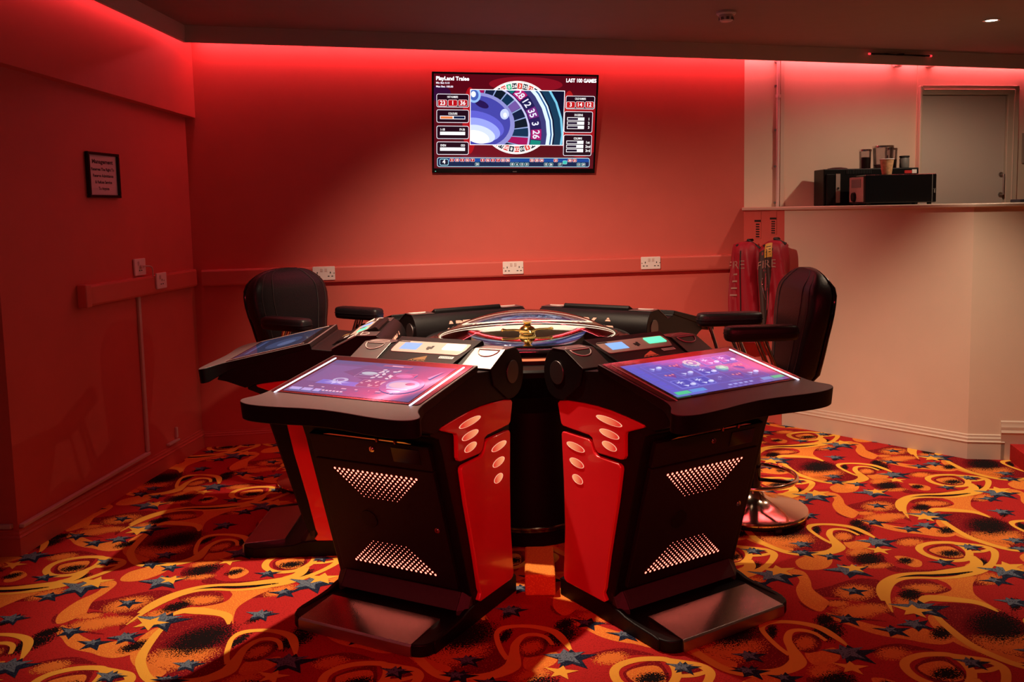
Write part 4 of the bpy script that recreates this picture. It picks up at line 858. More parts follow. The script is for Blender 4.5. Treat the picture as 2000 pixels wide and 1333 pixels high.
def screen_parent(t): 
    b = [c for c in t.children if c.name.startswith('screen_bezel')][0]; return [c for c in b.children if c.name.split('.')[0] == 'screen'][0]
def SP(x, y, z): 
    """screen picture: x across (player's left to right), y from the player's edge up, metres -> deck"""
    u = 1.342 - y; return U(u, x, dz_(u) + 0.0029 + z)
def slot_picture(parent):
    p = Pic(SP, 0.0001); X, Y = .276, .306
    p.rect(-X, 0, X, Y, (100, 94, 186), 1.05)
    for k in range(6): p.rect(-X + .05 + k * .09, 0, X, Y, (102 + k * 4, 92 - k * 2, 184 - k * 7), 1.05)  # reddish reflection growing to the right, painted into the picture
    for k in range(7): p.rect(-.255, .03 + k * .038, -.225, .06 + k * .038, (104, 96, 206), 1.0)
    gx = [-.205 + k * .086 for k in range(6)]; gy = [.052, .126, .200, .276]
    for k in range(6): p.rect(gx[k] - .001, gy[0], gx[k] + .001, gy[3], (120, 112, 214), 1.0)
    for y in gy: p.rect(gx[0], y - .001, gx[5], y + .001, (112, 104, 206), 1.0)
    def spark(cx, cy, s, c=(214, 212, 255)):
        for a in range(6): 
            b = a * pi / 3 + .2; p.poly([(cx + s * cos(b), cy + s * .8 * sin(b)), (cx + s * .2 * cos(b + .8), cy + s * .2 * sin(b + .8)), (cx + s * .2 * cos(b - .8), cy + s * .2 * sin(b - .8))], c, 1.0)
    def gem(cx, cy): p.poly([(cx - .030, cy), (cx - .016, cy + .022), (cx + .016, cy + .022), (cx + .030, cy + .002), (cx + .012, cy - .022), (cx - .014, cy - .022)], (96, 196, 190), 1.0); p.poly([(cx - .014, cy), (cx - .006, cy + .012), (cx + .012, cy + .010), (cx + .012, cy - .010)], (150, 226, 214), 1.0)
    def fan(cx, cy): p.poly([(cx - .028, cy + .008), (cx + .028, cy + .010), (cx + .010, cy - .026)], (130, 70, 150), 1.0); [p.ell(cx - .016 + k * .016, cy + .004 - (k % 2) * .004, .005, .006, (236, 140, 150), 1.0, 10) for k in range(3)]
    def bird(cx, cy): p.poly([(cx - .030, cy + .006), (cx - .006, cy), (cx - .020, cy - .012)], (206, 204, 250), 1.0); p.ell(cx + .014, cy + .002, .016, .010, (190, 190, 246), 1.0, 14, rot=.5); p.ell(cx + .020, cy + .006, .008, .006, (230, 230, 255), 1.0, 12)
    def box(c, r, w=1): p.rr(gx[c] + .004, gy[r] + .004, gx[c + w] - .004, gy[r + 1] - .004, .004, (150, 146, 236), 1.0); p.rr(gx[c] + .006, gy[r] + .006, gx[c + w] - .006, gy[r + 1] - .006, .004, (92, 84, 186), 1.0)
    for c, r in ((0, 0), (1, 0), (2, 1), (3, 2), (4, 2)): box(c, r); spark(gx[c] + .034, gy[r] + .050, .022); bird(gx[c] + .058, gy[r] + .022)
    mid = lambda c, r: (gx[c] + .043, gy[r] + .038)
    bird(*mid(0, 2)); fan(*mid(1, 2)); bird(*mid(1, 1)); fan(*mid(0, 1)); gem(*mid(3, 1)); fan(*mid(4, 1)); fan(*mid(3, 0)); bird(*mid(4, 0)); spark(mid(2, 0)[0], mid(2, 0)[1], .014, (180, 170, 240))
    cx, cy = mid(2, 2)
    for k in range(14): a = 2 * pi * k / 14; p.ell(cx + .026 * cos(a), cy + .024 * sin(a), .010, .007, (170, 200, 216), 1.0, 10, rot=a)
    p.ell(cx, cy, .022, .020, (128, 130, 200), 1.0, 18); p.ell(cx - .004, cy, .010, .010, (190, 214, 220), 1.0, 12)
    p.rect(-.268, .004, -.205, .028, (84, 206, 150), 1.0); p.rect(-.200, .006, -.130, .030, (104, 150, 226), 1.0); p.rect(.150, .010, .200, .032, (140, 150, 216), 1.0); p.rect(.205, .010, .262, .032, (110, 190, 150), 1.0)
    for k in range(5): p.rect(-.02 + k * .026, .012, -.004 + k * .026, .022, (170, 166, 236), 1.0)
    p.ell(.04, .040, .034, .007, (130, 120, 190), 1.0, 16)
    p.build('slot_game_picture', parent)
def lobby_picture(parent):
    p = Pic(SP, 0.0001); X, Y = .276, .306
    p.rect(-X, 0, X, Y, (84, 84, 138), 1.0); p.rect(-X, .02, .10, Y - .03, (106, 82, 136), 1.0); p.rect(-X + .02, .10, -.03, Y - .05, (118, 92, 150), 1.0)
    p.poly([(-.08, .29), (.06, .20), (.03, .12), (-.16, .20)], (106, 78, 130), 1.0)
    # burst tile on the left
    p.poly([(-.20, .085), (-.01, .082), (-.02, .118), (-.19, .122)], (112, 112, 206), 1.0); p.ell(-.115, .128, .034, .020, (176, 176, 214), 1.0, 20); p.ell(-.117, .128, .020, .012, (130, 110, 170), 1.0, 18)
    for k in range(7): a = k * 2 * pi / 7; p.poly([(-.115 + .06 * cos(a), .108 + .022 * sin(a)), (-.11 + .01 * cos(a + 1), .106 + .006 * sin(a + 1)), (-.12 + .01 * cos(a - 1), .106 + .006 * sin(a - 1))], (196, 190, 240), 1.0)
    # framed tiles
    def tile(x0, y0, x1, y1, c): p.rr(x0, y0, x1, y1, .006, (176, 130, 176), 1.0); p.rr(x0 + .002, y0 + .002, x1 - .002, y1 - .002, .006, c, 1.0)
    tile(-.085, .165, .01, .235, (108, 82, 134)); p.ell(-.04, .205, .036, .014, (176, 190, 206), 1.0, 20); p.rect(-.075, .185, -.01, .190, (150, 150, 186), 1.0)
    tile(-.02, .085, .085, .150, (120, 78, 126))
    rnd = random.Random(5)
    for k in range(14): x, y = rnd.uniform(-.012, .078), rnd.uniform(.095, .142); p.ell(x, y, .007, .004, (206, 170, 190), 1.0, 8, rot=rnd.random() * 3)
    for k in range(16): x, y = rnd.uniform(.0, .075), rnd.uniform(.165, .245); p.ell(x, y, .010, .005, (226, 206, 220), 1.0, 8, rot=rnd.random() * 3)
    tile(.075, .165, .165, .225, (134, 84, 140)); p.ell(.12, .20, .036, .016, (166, 120, 180), 1.0, 18)
    p.rr(-.03, .272, .10, .290, .006, (150, 90, 130), 1.0); p.rect(.01, .278, .06, .284, (226, 190, 214), 1.0)
    # blue fantasy tile on the right
    p.ell(.165, .12, .085, .070, (84, 96, 160), 1.0, 26); p.ell(.165, .125, .066, .044, (110, 160, 214), 1.0, 26); p.ell(.160, .122, .050, .026, (164, 186, 206), 1.0, 22); p.ell(.19, .135, .02, .012, (60, 90, 140), 1.0, 14); p.rect(.12, .085, .21, .092, (160, 206, 236), 1.0)
    p.poly([(.22, .20), (.25, .27), (.235, .19)], (120, 140, 196), 1.0); p.ell(.165, .068, .03, .009, (130, 190, 230), 1.0, 16)
    for x0, w in ((-.262, .05), (-.205, .044), (-.152, .03)): p.rect(x0, .012, x0 + w, .034, (176, 166, 226), 1.0)
    for k in range(8): p.rect(-.20 + k * .05 + (k % 3) * .01, .048, -.178 + k * .05, .055, (206, 170, 200), 1.0)
    for k in range(6): p.rect(-.115 + k * .016, .020, -.104 + k * .016, .028, (230, 210, 236), 1.0)
    p.build('game_lobby_picture', parent)
def idle_picture(parent):
    p = Pic(SP, 0.0001); X, Y = .276, .306
    p.rect(-X, 0, X, Y, (34, 40, 66), 1.0); p.ell(.05, .18, .16, .08, (52, 62, 96), 1.0, 30); p.ell(.09, .20, .08, .04, (80, 92, 130), 1.0, 24); p.rect(-.2, .03, .2, .05, (60, 70, 108), 1.0)
    p.build('idle_picture', parent)

WC = Vector((-0.006, 4.340, 0))
AZ = {'FL': 242.173, 'FR': 302.962, 'L': 181.495, 'BL': 119.36, 'BR': 57.46}
POS = {'FL': (-0.02647, 4.35544), 'FR': (-0.00437, 4.30833), 'L': (0.01226, 4.35594), 'BL': (0.0207, 4.3357), 'BR': (-0.0151, 4.3250)}
LAB = {'FL': 'black and red terminal at front left, game lobby tiles on its screen', 'FR': 'black and red terminal at front right, purple slot reels on its screen',
       'L': 'terminal seen side on beside the left chair, its deck pointing left', 'BL': 'rear terminal nearest the left chair, seen from behind past the wheel',
       'BR': 'rear terminal nearest the right chair, seen from behind past the wheel'}
proto = make_terminal(); TERM = {'FL': proto}
for k in ('FR', 'L', 'BL', 'BR'): TERM[k] = copy_tree(proto)
def find(o, stem):
    r = []
    for c in o.children:
        if c.name.split('.')[0] == stem: r.append(c)
        r += find(c, stem)
    return r
for k, t in TERM.items():
    a = radians(AZ[k]); t.location = (POS[k][0] + cos(a) * UO, POS[k][1] + sin(a) * UO, 0); t.rotation_euler = (0, 0, a); t['label'] = LAB[k]
lobby_picture(screen_parent(TERM['FL'])); slot_picture(screen_parent(TERM['FR'])); idle_picture(screen_parent(TERM['L']))
slot_picture(screen_parent(TERM['BL'])); lobby_picture(screen_parent(TERM['BR']))
def remat(o, mt): o.data = o.data.copy(); o.data.materials.clear(); o.data.materials.append(mt)
remat(find(TERM['FL'], 'note_slot')[0], MT['slot_washed']); remat(find(TERM['FR'], 'front_logo')[0], MT['logo_red'])
for k in ('FR',):
    for s in find(TERM[k], 'led_strip'):
        if sum(v.co.y for v in s.data.vertices) < 0: remat(s, MT['led_off'])
for s in find(TERM['L'], 'led_strip'): remat(s, MT['led_off'])

# ------------------------------------------------------------------ the roulette wheel
w = thing('roulette_table', WC, 0, 'large domed roulette wheel on a black cabinet in the middle of the terminals', 'roulette wheel')
m = MB(); m.lathe([(0.0, 0.0), (0.262, 0.0), (0.262, 0.055), (0.250, 0.062)], n=64); m.build('plinth', MT['black'], w, smooth=30)
m = MB(); m.lathe([(0.250, 0.060), (0.250, 0.072), (0.2535, 0.076), (0.2535, 0.082), (0.250, 0.086)], n=64, closed=True); m.build('plinth_trim', MT['copper'], w, smooth=30)
m = MB(); m.lathe([(0.0, 0.065), (0.248, 0.065), (0.248, 0.62), (0.30, 0.70), (0.44, 0.77), (0.555, 0.83), (0.590, 0.845), (0.594, 0.868), (0.585, 0.878), (0.484, 0.882), (0.482, 0.905), (0.0, 0.905)], n=72); m.build('cabinet', MT['black'], w, smooth=30)
m = MB(); m.lathe([(0.480, 0.8985), (0.4865, 0.8995), (0.4865, 0.9075), (0.480, 0.9085)], n=72, closed=True); m.build('light_strip', MT['orange_glow'], w, smooth=30)
m = MB(); m.lathe([(0.425, 0.905), (0.480, 0.910), (0.486, 0.914), (0.490, 0.928), (0.487, 0.940), (0.478, 0.945), (0.44, 0.946), (0.425, 0.944)], n=80, closed=True); m.build('rim', MT['black_gloss'], w, smooth=30)
m = MB(); m.lathe([(0.425, 0.952), (0.418, 0.952), (0.400, 0.930), (0.385, 0.918), (0.330, 0.905), (0.330, 0.895), (0.425, 0.895)], n=80, closed=True); m.build('ball_track', MT['wheel_wood'], w, smooth=30)
m = MB(); m.lathe([(0.416, 0.9495), (0.404, 0.9345), (0.4025, 0.9365), (0.4145, 0.9515)], n=80, closed=True); m.build('upper_light_ring', MT['wheel_white'], w, smooth=30)
m = MB(); m.lathe([(0.342, 0.9085), (0.330, 0.906), (0.329, 0.9085), (0.341, 0.911)], n=80, closed=True); m.build('lower_light_ring', MT['wheel_white'], w, smooth=30)
rt_ = MB(); rt_.lathe([(0.0, 0.895), (0.325, 0.895), (0.325, 0.902), (0.285, 0.898), (0.235, 0.886), (0.228, 0.892), (0.15, 0.897), (0.06, 0.905), (0.0, 0.907)], n=74); ro = rt_.build('rotor', MT['wheel_wood'], w, smooth=30)
for k in range(37):
    a = 2 * pi * k / 37; mb = MB(); c0, c1 = a + .012, a + 2 * pi / 37 - .012
    mb.add([(r * cos(b), r * sin(b), z) for r, z in ((.240, .8885), (.283, .8995)) for b in (c0, c1)], [(0, 1, 3, 2)])
    mb.add([(r * cos(a) - s * .002 * sin(a), r * sin(a) + s * .002 * cos(a), z) for s in (-1, 1) for r, z in ((.240, .888), (.284, .899), (.284, .909), (.240, .900))], [(0, 1, 2, 3), (4, 7, 6, 5), (2, 6, 7, 3), (1, 5, 6, 2), (0, 4, 5, 1), (3, 7, 4, 0)], 1)
    mb.build('pocket', [MT['label_black'] if k % 2 else MT['red_panel'], MT['wheel_pocket']], ro, smooth=0)
m = MB(); m.lathe([(0.0, 0.905), (0.052, 0.906), (0.044, 0.914), (0.020, 0.926), (0.015, 0.934), (0.030, 0.944), (0.040, 0.958), (0.040, 0.972), (0.030, 0.984), (0.018, 0.990), (0.014, 1.000), (0.022, 1.006), (0.022, 1.014), (0.0, 1.017)], n=32)
tu = m.build('turret', MT['gold'], ro, smooth=40)
for k in range(4):
    a = k * pi / 2 + 0.12; mb = MB(); e = Vector((cos(a), sin(a), 0)); mb.tube([e * .030 + Z * .968, e * .06 + Z * .972, e * .10 + Z * .972, e * .118 + Z * .972, e * .126 + Z * .972], [.006, .005, .005, .009, .002], 10); mb.build('turret_arm', MT['gold'], tu, smooth=50)
m = MB(); P = []; RS = (0.424 ** 2 + 0.110 ** 2) / 0.220; am = math.asin(0.424 / RS)
for i in range(17): t_ = am * (1 - i / 16); P.append((RS * sin(t_) if i < 16 else 0.0, 0.954 + 0.110 - RS + RS * cos(t_)))
m.lathe([(0.426, 0.950)] + P, n=80); m.build('glass_dome', MT['dome'], w, smooth=60)
m = MB(); m.lathe([(0.428, 0.944), (0.434, 0.945), (0.434, 0.952), (0.428, 0.955), (0.422, 0.952), (0.422, 0.944)], n=80, closed=True); m.build('dome_ring', MT['black_gloss'], w, smooth=40)
m = MB()
bl = Vector((0.36 * cos(-1.2), 0.36 * sin(-1.2), 0.922)); pts = [(0.010 * sin(pi * i / 10), -0.010 * cos(pi * i / 10)) for i in range(11)]; m.lathe(pts, bl, 18); m.build('ball', MT['white'], w, smooth=60)

# ------------------------------------------------------------------ casino chairs
def make_chair():
    t = thing('casino_chair', (0, 0, 0), 0, 'x', 'chair', 'black casino chairs')
    m = MB(); m.lathe([(0.0, 0.034), (0.247, 0.034), (0.260, 0.040), (0.263, 0.048), (0.258, 0.056), (0.232, 0.064), (0.16, 0.078), (0.10, 0.094), (0.06, 0.115), (0.042, 0.145), (0.038, 0.16), (0.0, 0.16)], n=64); b = m.build('base_disc', MT['copper'], t, smooth=35)
    m = MB(); m.lathe([(0.0, 0.020), (0.244, 0.020), (0.250, 0.026), (0.250, 0.036), (0.0, 0.036)], n=48); m.build('base_tray', MT['black'], b, smooth=30)
    for k in range(5):
        a = k * 2 * pi / 5 + 0.5; e = Vector((cos(a), sin(a), 0)); s = Vector((-sin(a), cos(a), 0)); m = MB(); m.cyl(e * .238 + s * .016 + Z * .0145, e * .238 - s * .016 + Z * .0145, .0142, None, 14); m.build('caster', MT['rubber'], b, smooth=40)
    m = MB(); m.cyl((0, 0, 0.15), (0, 0, 0.40), 0.032, None, 24); m.cyl((0, 0, 0.40), (0, 0, 0.60), 0.024, None, 24); m.build('column', MT['black_gloss'], t, smooth=40)
    R = 0.222; c = Vector((0.02, 0, 0.215)); m = MB(); m.tube([c + Vector((R * cos(2 * pi * i / 56), R * sin(2 * pi * i / 56), 0)) for i in range(56)], 0.0105, 12, True); fr = m.build('foot_ring', MT['copper'], t, smooth=60)
    for k in range(3):
        a = k * 2 * pi / 3 + .35; m = MB(); m.tube([(0.030 * cos(a), 0.030 * sin(a), 0.20), c + Vector((R * cos(a), R * sin(a), 0))], .009, 8); m.build('ring_spoke', MT['black'], fr, smooth=50)
    def rring(xc, yc, z, hx, hy, ex=3.2, n=32):
        out = []
        for i in range(n):
            a = 2 * pi * i / n; ca, sa = cos(a), sin(a)
            out.append((xc + hx * abs(ca) ** (2 / ex) * (1 if ca >= 0 else -1), yc + hy * abs(sa) ** (2 / ex) * (1 if sa >= 0 else -1), z))
        return out
    m = MB(); m.loft([rring(0.02, 0, z, hx, hy) for z, hx, hy in ((.600, .15, .15), (.605, .20, .20), (.625, .222, .222), (.665, .232, .232), (.700, .228, .228), (.722, .20, .20), (.730, .14, .14))]); m.build('seat', MT['leather'], t, smooth=60)
    # backrest
    prof = [(.690, .150), (.698, .178), (.74, .196), (.80, .215), (.86, .232), (.92, .245), (.98, .263), (1.03, .273), (1.08, .275), (1.12, .268), (1.155, .251), (1.185, .224), (1.208, .188), (1.224, .142), (1.233, .082), (1.236, .03)]
    bx = lambda z: -0.185 - (z - .70) * 0.13
    th = lambda z: 0.066 * min(1, max(.25, (1.245 - z) / .10)) * min(1, max(.35, (z - .67) / .05))
    m = MB(); m.loft([rring(bx(z), 0, z, th(z), w, 4.0, 48) for z, w in prof]); bk = m.build('backrest', MT['leather'], t, smooth=60)
    m = MB(); m.loft([rring(bx(z) - th(z) * .86, 0, z, max(.008, th(z) * .40), w * .97, 2.6, 36) for z, w in prof]); m.build('back_shell', MT['black_gloss'], t, smooth=60)
    for s in (-1, 1):
        m = MB(); pts = []
        for z, w in prof[1:14]:
            f = .56 + .08 * (z - .7); y = s * w * f; pts.append(Vector((bx(z) + th(z) * (1 - f ** 4) ** (1 / 4) + .001, y, z)))
        m.tube(spline(pts, 3), 0.0022, 6); m.build('seam', MT['stitch'], bk, smooth=60)
        m = MB(); pts = [Vector((bx(z) + th(z) * .84, s * (w * .842), z)) for z, w in prof[1:13]]; m.tube(spline(pts, 3), 0.0022, 6); m.build('seam', MT['stitch'], bk, smooth=60)
    m = MB(); m.tube([(-0.05, 0, .60), (-0.17, 0, .595), (-0.222, 0, .62), (-0.225, 0, .72)], .030, 12); m.box((-.235, 0, .70), (.03, .10, .04)); m.build('back_bracket', MT['black'], t, smooth=40)
    for s in (-1, 1):
        m = MB(); m.loft([rring(0.05, s * .272, z, hx, hy, 4.5) for z, hx, hy in ((.926, .148, .033), (.930, .162, .044), (.944, .168, .049), (.978, .168, .049), (.990, .162, .044), (.995, .148, .034))]); ar = m.build('armrest', MT['leather'], t, smooth=60)
        m = MB(); m.loft([rring(0.05, s * .272, z, hx, hy, 4.5) for z, hx, hy in ((.9575, .168, .049), (.9585, .1705, .0515), (.9625, .1705, .0515), (.9635, .168, .049))]); m.build('piping', MT['leather'], ar, smooth=60)
        m = MB()
        for dx in (0.0, 0.035): m.tube([(0.035 + dx, s * .272, .928), (-0.06 + dx, s * .262, .70), (-.06 + dx, s * .19, .62)], .0110, 10)
        m.build('arm_post', MT['chrome'], t, smooth=60)
        m = MB(); m.tube([(0.155, s * .272, .928), (0.09, s * .262, .72), (.08, s * .19, .62)], .0100, 10); m.build('arm_stay', MT['chrome'], t, smooth=60)
    return t
ch = make_chair(); ch.location = (1.095, 4.415, 0); ch.rotation_euler = (0, 0, radians(182.5)); ch['label'] = 'black leather casino chair standing at the right beside the counter'
c2 = copy_tree(ch); c2.location = (-1.175, 5.10, 0); c2.rotation_euler = (0, 0, radians(-34)); c2['label'] = 'black leather casino chair by the left rear, under the trunking sockets'

# ------------------------------------------------------------------ fire tabards on the counter return
VE = Vector((0.90, -0.436, 0)); VN = Vector((-0.436, -0.90, 0))
def tabard(cx, cy, zt, zb, hw, label, seed, dark):
    C = Vector((cx, cy, 0)); t = thing('fire_tabard', (cx, cy, zb), 0, label, 'tabard', 'fire tabards hanging by the counter'); base = Vector((cx, cy, zb))
    def S(th, z, k=1.0):
        u = (zt - z) / (zt - zb); c = cos(th)
        drop = .035 * (abs(c) ** 2.2) * (1.25 if c * (1 if seed > 2 else -1) < 0 else .55)          # slanting shoulders
        z = z - drop * max(0.0, 1 - u * 1.6)
        sh = min(1, (u / .10) ** .5) if u > 0 else 0.0
        w = hw * (0.90 + 0.10 * sh) * (1.0 - .05 * sin(u * 6 + seed)) * (0.97 + .10 * u); d = .058 * (0.22 + .78 * sh) * (1 + .15 * u)
        f = 1 + (.34 * sin(4 * th + seed + 3.4 * u) + .22 * sin(7 * th - seed * 2 + 5 * u) + .10 * sin(13 * th + 9 * u)) * min(1, .25 + u * 2.2)
        return C + VE * (w * cos(th) * k * (1 + (f - 1) * .25)) + VN * (d * sin(th) * f * k + .01 * sin(u * 5 + seed)) + Z * (z ) - base
    n = 44; rows = 26; m = MB(); m.loft([[S(2 * pi * j / n, zt - (zt - zb) * i / rows) for j in range(n)] for i in range(rows + 1)]); cl = m.build('cloth', MT['red_cloth'], t, smooth=70)
    def patch(t0, t1, z0, z1, k, mt, nm, nx=8, nz=14, parent=cl, fz=None):
        m = MB(); vs = [[S((t0(i / nz) if callable(t0) else t0) + ((t1(i / nz) if callable(t1) else t1) - (t0(i / nz) if callable(t0) else t0)) * j / nx, z0 + (z1 - z0) * i / nz, k) for j in range(nx + 1)] for i in range(nz + 1)]
        m.loft(vs, caps=False, closed_ring=False); o = m.build(nm, mt, parent, smooth=70, fix=False); return o
    if dark == 'strip':
        st_ = patch(2.75, 1.95, zt - .08, zb + .06, 1.03, MT['red_cloth'], 'front_band')
        m = MB(); m.tube([S(1.90, zt - .06 - (zt - zb - .08) * i / 16, 1.05) for i in range(17)], .004, 8); m.build('zip_edge', MT['label_black'], cl, smooth=60)
        m = MB(); put_text(m, 'FIRE', lambda x, y: S(2.62 - x / .10, zt - .185 + y, 1.06), .058, -.045, 0, 'L', width=.145); m.build('lettering', MT['vest_letter'], st_, smooth=0, fix=False)
        m = MB()
        for k in range(4): 
            z0 = zt - .23 - k * .05; m.add([S(2.60, z0, 1.06), S(2.15, z0, 1.06), S(2.15, z0 + .012, 1.06), S(2.60, z0 + .012, 1.06)], [(0, 1, 2, 3)])
        m.build('print_bars', MT['vest_letter'], st_, smooth=0, fix=False)
    else:
        a0 = lambda u: 2.75 - .55 * u; a1 = lambda u: 1.55 + .42 * u
        st_ = patch(a0, a1, zt - .05, zb + .05, 1.03, MT['dark_cloth'], 'dark_lining')
        patch(2.15, 1.62, zt - .015, zt - .11, 1.06, MT['yellow_card'], 'yellow_label', 4, 4, st_)
        m = MB()
        for k in range(4): z0 = zt - .040 - k * .018; m.add([S(2.02, z0, 1.075), S(1.70, z0, 1.075), S(1.70, z0 + .005, 1.075), S(2.02, z0 + .005, 1.075)], [(0, 1, 2, 3)])
        m.build('label_print', MT['label_black'], st_, smooth=0, fix=False)
        m = MB(); put_text(m, 'FIRE', lambda x, y: S(2.62 - x / .10, zt - .180 + y, 1.07), .055, 0, 0, 'L', width=.125); m.build('lettering', MT['vest_letter'], st_, smooth=0, fix=False)
        m = MB(); m.tube([S(2.2, zt - .25, 1.07), S(2.22, zt - .28, 1.09), S(2.1, zt - .36, 1.08), S(2.0, zt - .40, 1.07)], .004, 8); m.build('zip_pull', MT['chrome'], st_, smooth=60)
        m = MB(); m.tube([S(1.97, zt - .06 - (zt - zb - .08) * i / 16, 1.045) for i in range(17)], .003, 8); m.build('zip_edge', MT['label_black'], cl, smooth=60)
    m = MB(); m.tube([S(.4, zt - .01, 1.0), Vector((0, 0, zt - zb + .012)), Vector((0, 0, zt - zb + .012)) - VN * .04 + VE * .03, S(2.4, zt - .02, 1.0)], .009, 8); m.build('hanging_loop', MT['label_black'], t, smooth=60)
    return t
tabard(1.545, 6.435, 1.285, 0.58, 0.112, 'red fire tabard hanging nearer the back wall, lettering on its left band', 1.0, 'strip')
tabard(1.668, 6.205, 1.300, 0.62, 0.098, 'red fire tabard hanging open beside the counter corner, yellow label inside', 3.1, 'open')
RD = (K1 - K0).normalized(); RN = o2(K0, K1)
def hook_label(f, z0, z1, label):
    p = K0.lerp(K1, f); t = thing('hook_label', p + Z * z0, 0, label, 'label', 'name strips above the hooks'); q = lambda a, b, h: RD * a + Z * b + RN * h
    m = MB(); H = z1 - z0; m.prism([(-.030, 0), (.030, 0), (.030, H), (-.030, H)], q, 0.0, 0.004); m.build('strip', MT['trim_red'], t, smooth=0)
    m = MB(); m.prism([(-.030, H * .62), (.030, H * .62), (.030, H * .70), (-.030, H * .70)], q, 0.004, 0.005)
    for k in range(6): y = H * .05 + k * H * .092; m.prism([(-.016, y), (.018, y), (.018, y + H * .05), (-.016, y + H * .05)], q, 0.004, 0.005)
    m.build('print', MT['label_black'], t, smooth=0)
hook_label(.36, 1.30, 1.49, 'narrow printed name strip above the hook nearer the back wall')
hook_label(.74, 1.33, 1.50, 'narrow printed name strip above the hook nearer the counter corner')

# ------------------------------------------------------------------ on the counter
ZC = ZL + 0.022
t = thing('microwave_oven', (2.453, 6.20, ZC), 0, 'black microwave oven on the counter ledge with a paper cup on top', 'microwave')
m = MB(); m.box((0, 0, .105), (.468, .30, .186)); m.build('case', MT['black_gloss'], t, smooth=0, bevel=0.006)
m = MB(); m.box((-.236, .0, .105), (.006, .26, .165)); fp = m.build('control_panel', MT['grey_plastic'], t, smooth=0, bevel=0.002)
m = MB(); m.box((-.240, .0, .145), (.003, .17, .055)); m.build('panel_window', MT['jar_grey'], fp, smooth=0)
m = MB(); m.cyl((-.239, .03, .055), (-.255, .03, .055), .034, .030, 24); m.build('dial', MT['black'], fp, smooth=30)
m = MB(); m.box((.205, -.1505, .105), (.004, .004, .18)); m.box((.222, -.152, .10), (.022, .005, .003)); m.box((.220, -.152, .085), (.008, .005, .022)); m.build('hinge_bracket', MT['jar_grey'], t, smooth=0)
for sx in (-.2, .2):
    for sy in (-.12, .12): m = MB(); m.cyl((sx, sy, 0.0), (sx, sy, .013), .014, None, 12); m.build('foot', MT['rubber'], t, smooth=30)
t = thing('coffee_machine', (2.40, 6.54, ZC), 0, 'black coffee machine behind the microwave, clear hoppers on its top', 'coffee machine')
m = MB(); m.box((0, 0, .127), (.66, .22, .254)); m.build('body', MT['black'], t, smooth=0, bevel=0.006)
m = MB(); m.box((-.285, -.118, .11), (.06, .018, .215)); m.build('side_fin', MT['black'], t, smooth=0, bevel=0.003)
m = MB(); m.box((-.232, -.113, .12), (.03, .008, .20)); m.build('steel_strip', MT['grey_plastic'], t, smooth=0)
m = MB(); m.cyl((-.232, -.117, .12), (-.232, -.123, .12), .008, None, 12); m.build('tap_button', MT['label_black'], t, smooth=30)
m = MB()
for k in range(16): m.box((-.17 + k * .011, -.112, .232), (.005, .006, .028))
m.build('vent_slats', MT['rubber'], t, smooth=0)
m = MB(); m.box((.255, -.1115, .225), (.05, .003, .02), 0); m.box((.298, -.1115, .228), (.032, .003, .026), 1); m.build('front_badge', [MT['red_label'], MT['label_white']], t, smooth=0)
m = MB(); m.lathe([(0, .254), (.075, .254), (.065, .262), (.03, .268), (0, .269)], (-.20, 0, 0), 28); m.build('round_lid', MT['black'], t, smooth=40)
def hopper(x, y, r, h, fill, dark):
    m = MB(); m.lathe([(r * .92, .254), (r, .254 + h), (r * .96, .254 + h), (r * .88, .258)], (x, y, 0), 28, closed=True); hp = m.build('bean_hopper', MT['clear'], t, smooth=40)
    m = MB(); m.lathe([(0, .259), (r * .86, .259), (r * .90, .259 + fill), (0, .262 + fill)], (x, y, 0), 28); m.build('hopper_contents', MT['bean'] if dark else MT['jar_grey'], hp, smooth=40)
    m = MB(); m.lathe([(0, .254 + h), (r * 1.04, .254 + h), (r * 1.06, .258 + h), (r * 1.04, .268 + h), (0, .270 + h)], (x, y, 0), 28); m.build('hopper_lid', MT['chrome'], hp, smooth=30)
hopper(-.004, .0, .041, .122, .075, True); hopper(.108, -.035, .070, .142, .022, False); hopper(.190, .03, .042, .128, .06, True)
t = thing('paper_cup', (2.378, 6.10, ZC + .198), 0, 'patterned paper cup standing on top of the microwave', 'cup')
m = MB(); m.lathe([(0, 0), (.030, 0), (.0445, .100), (.0425, .100), (.0285, .004), (0, .004)], n=32); m.build('cup_wall', MT['cup'], t, smooth=40)
m = MB(); m.lathe([(.0425, .0985), (.0465, .0985), (.0475, .101), (.0455, .1035), (.0425, .1025)], n=32, closed=True); m.build('rolled_rim', MT['label_white'], t, smooth=40)
m = MB(); m.tube([(-.012, 0, .01), (.004, .0, .126)], .005, 8); m.build('stirrer', MT['label_black'], t, smooth=40)
t = thing('lidded_jar', (2.640, 6.46, ZC + .2545), 0, 'small grey lidded jar on the coffee machine, right of the paper cup', 'jar')
m = MB(); m.lathe([(0, 0), (.030, 0), (.032, .006), (.032, .062), (.028, .070), (0, .070)], n=28); m.build('jar_body', MT['jar_grey'], t, smooth=35)
m = MB(); m.lathe([(0, .070), (.033, .070), (.034, .074), (.033, .082), (0, .084)], n=28); m.build('lid', MT['rubber'], t, smooth=35)
m = MB(); m.box((3.24, 5.76, ZC + .010), (.38, .12, .020)); tag(m.build('ring_binder', MT['navy'], smooth=0, bevel=0.004), 'dark navy folder lying flat on the counter ledge at the right edge', 'folder')
p0 = BW(6.135, 1.925, .012); t = thing('framed_notice', p0, 0, 'thin pale framed notice on the wall right of the door', 'sign'); q = lambda a, b, h: BW(6.135 + a, 1.925 + b, .012 + h) - p0
m = MB()
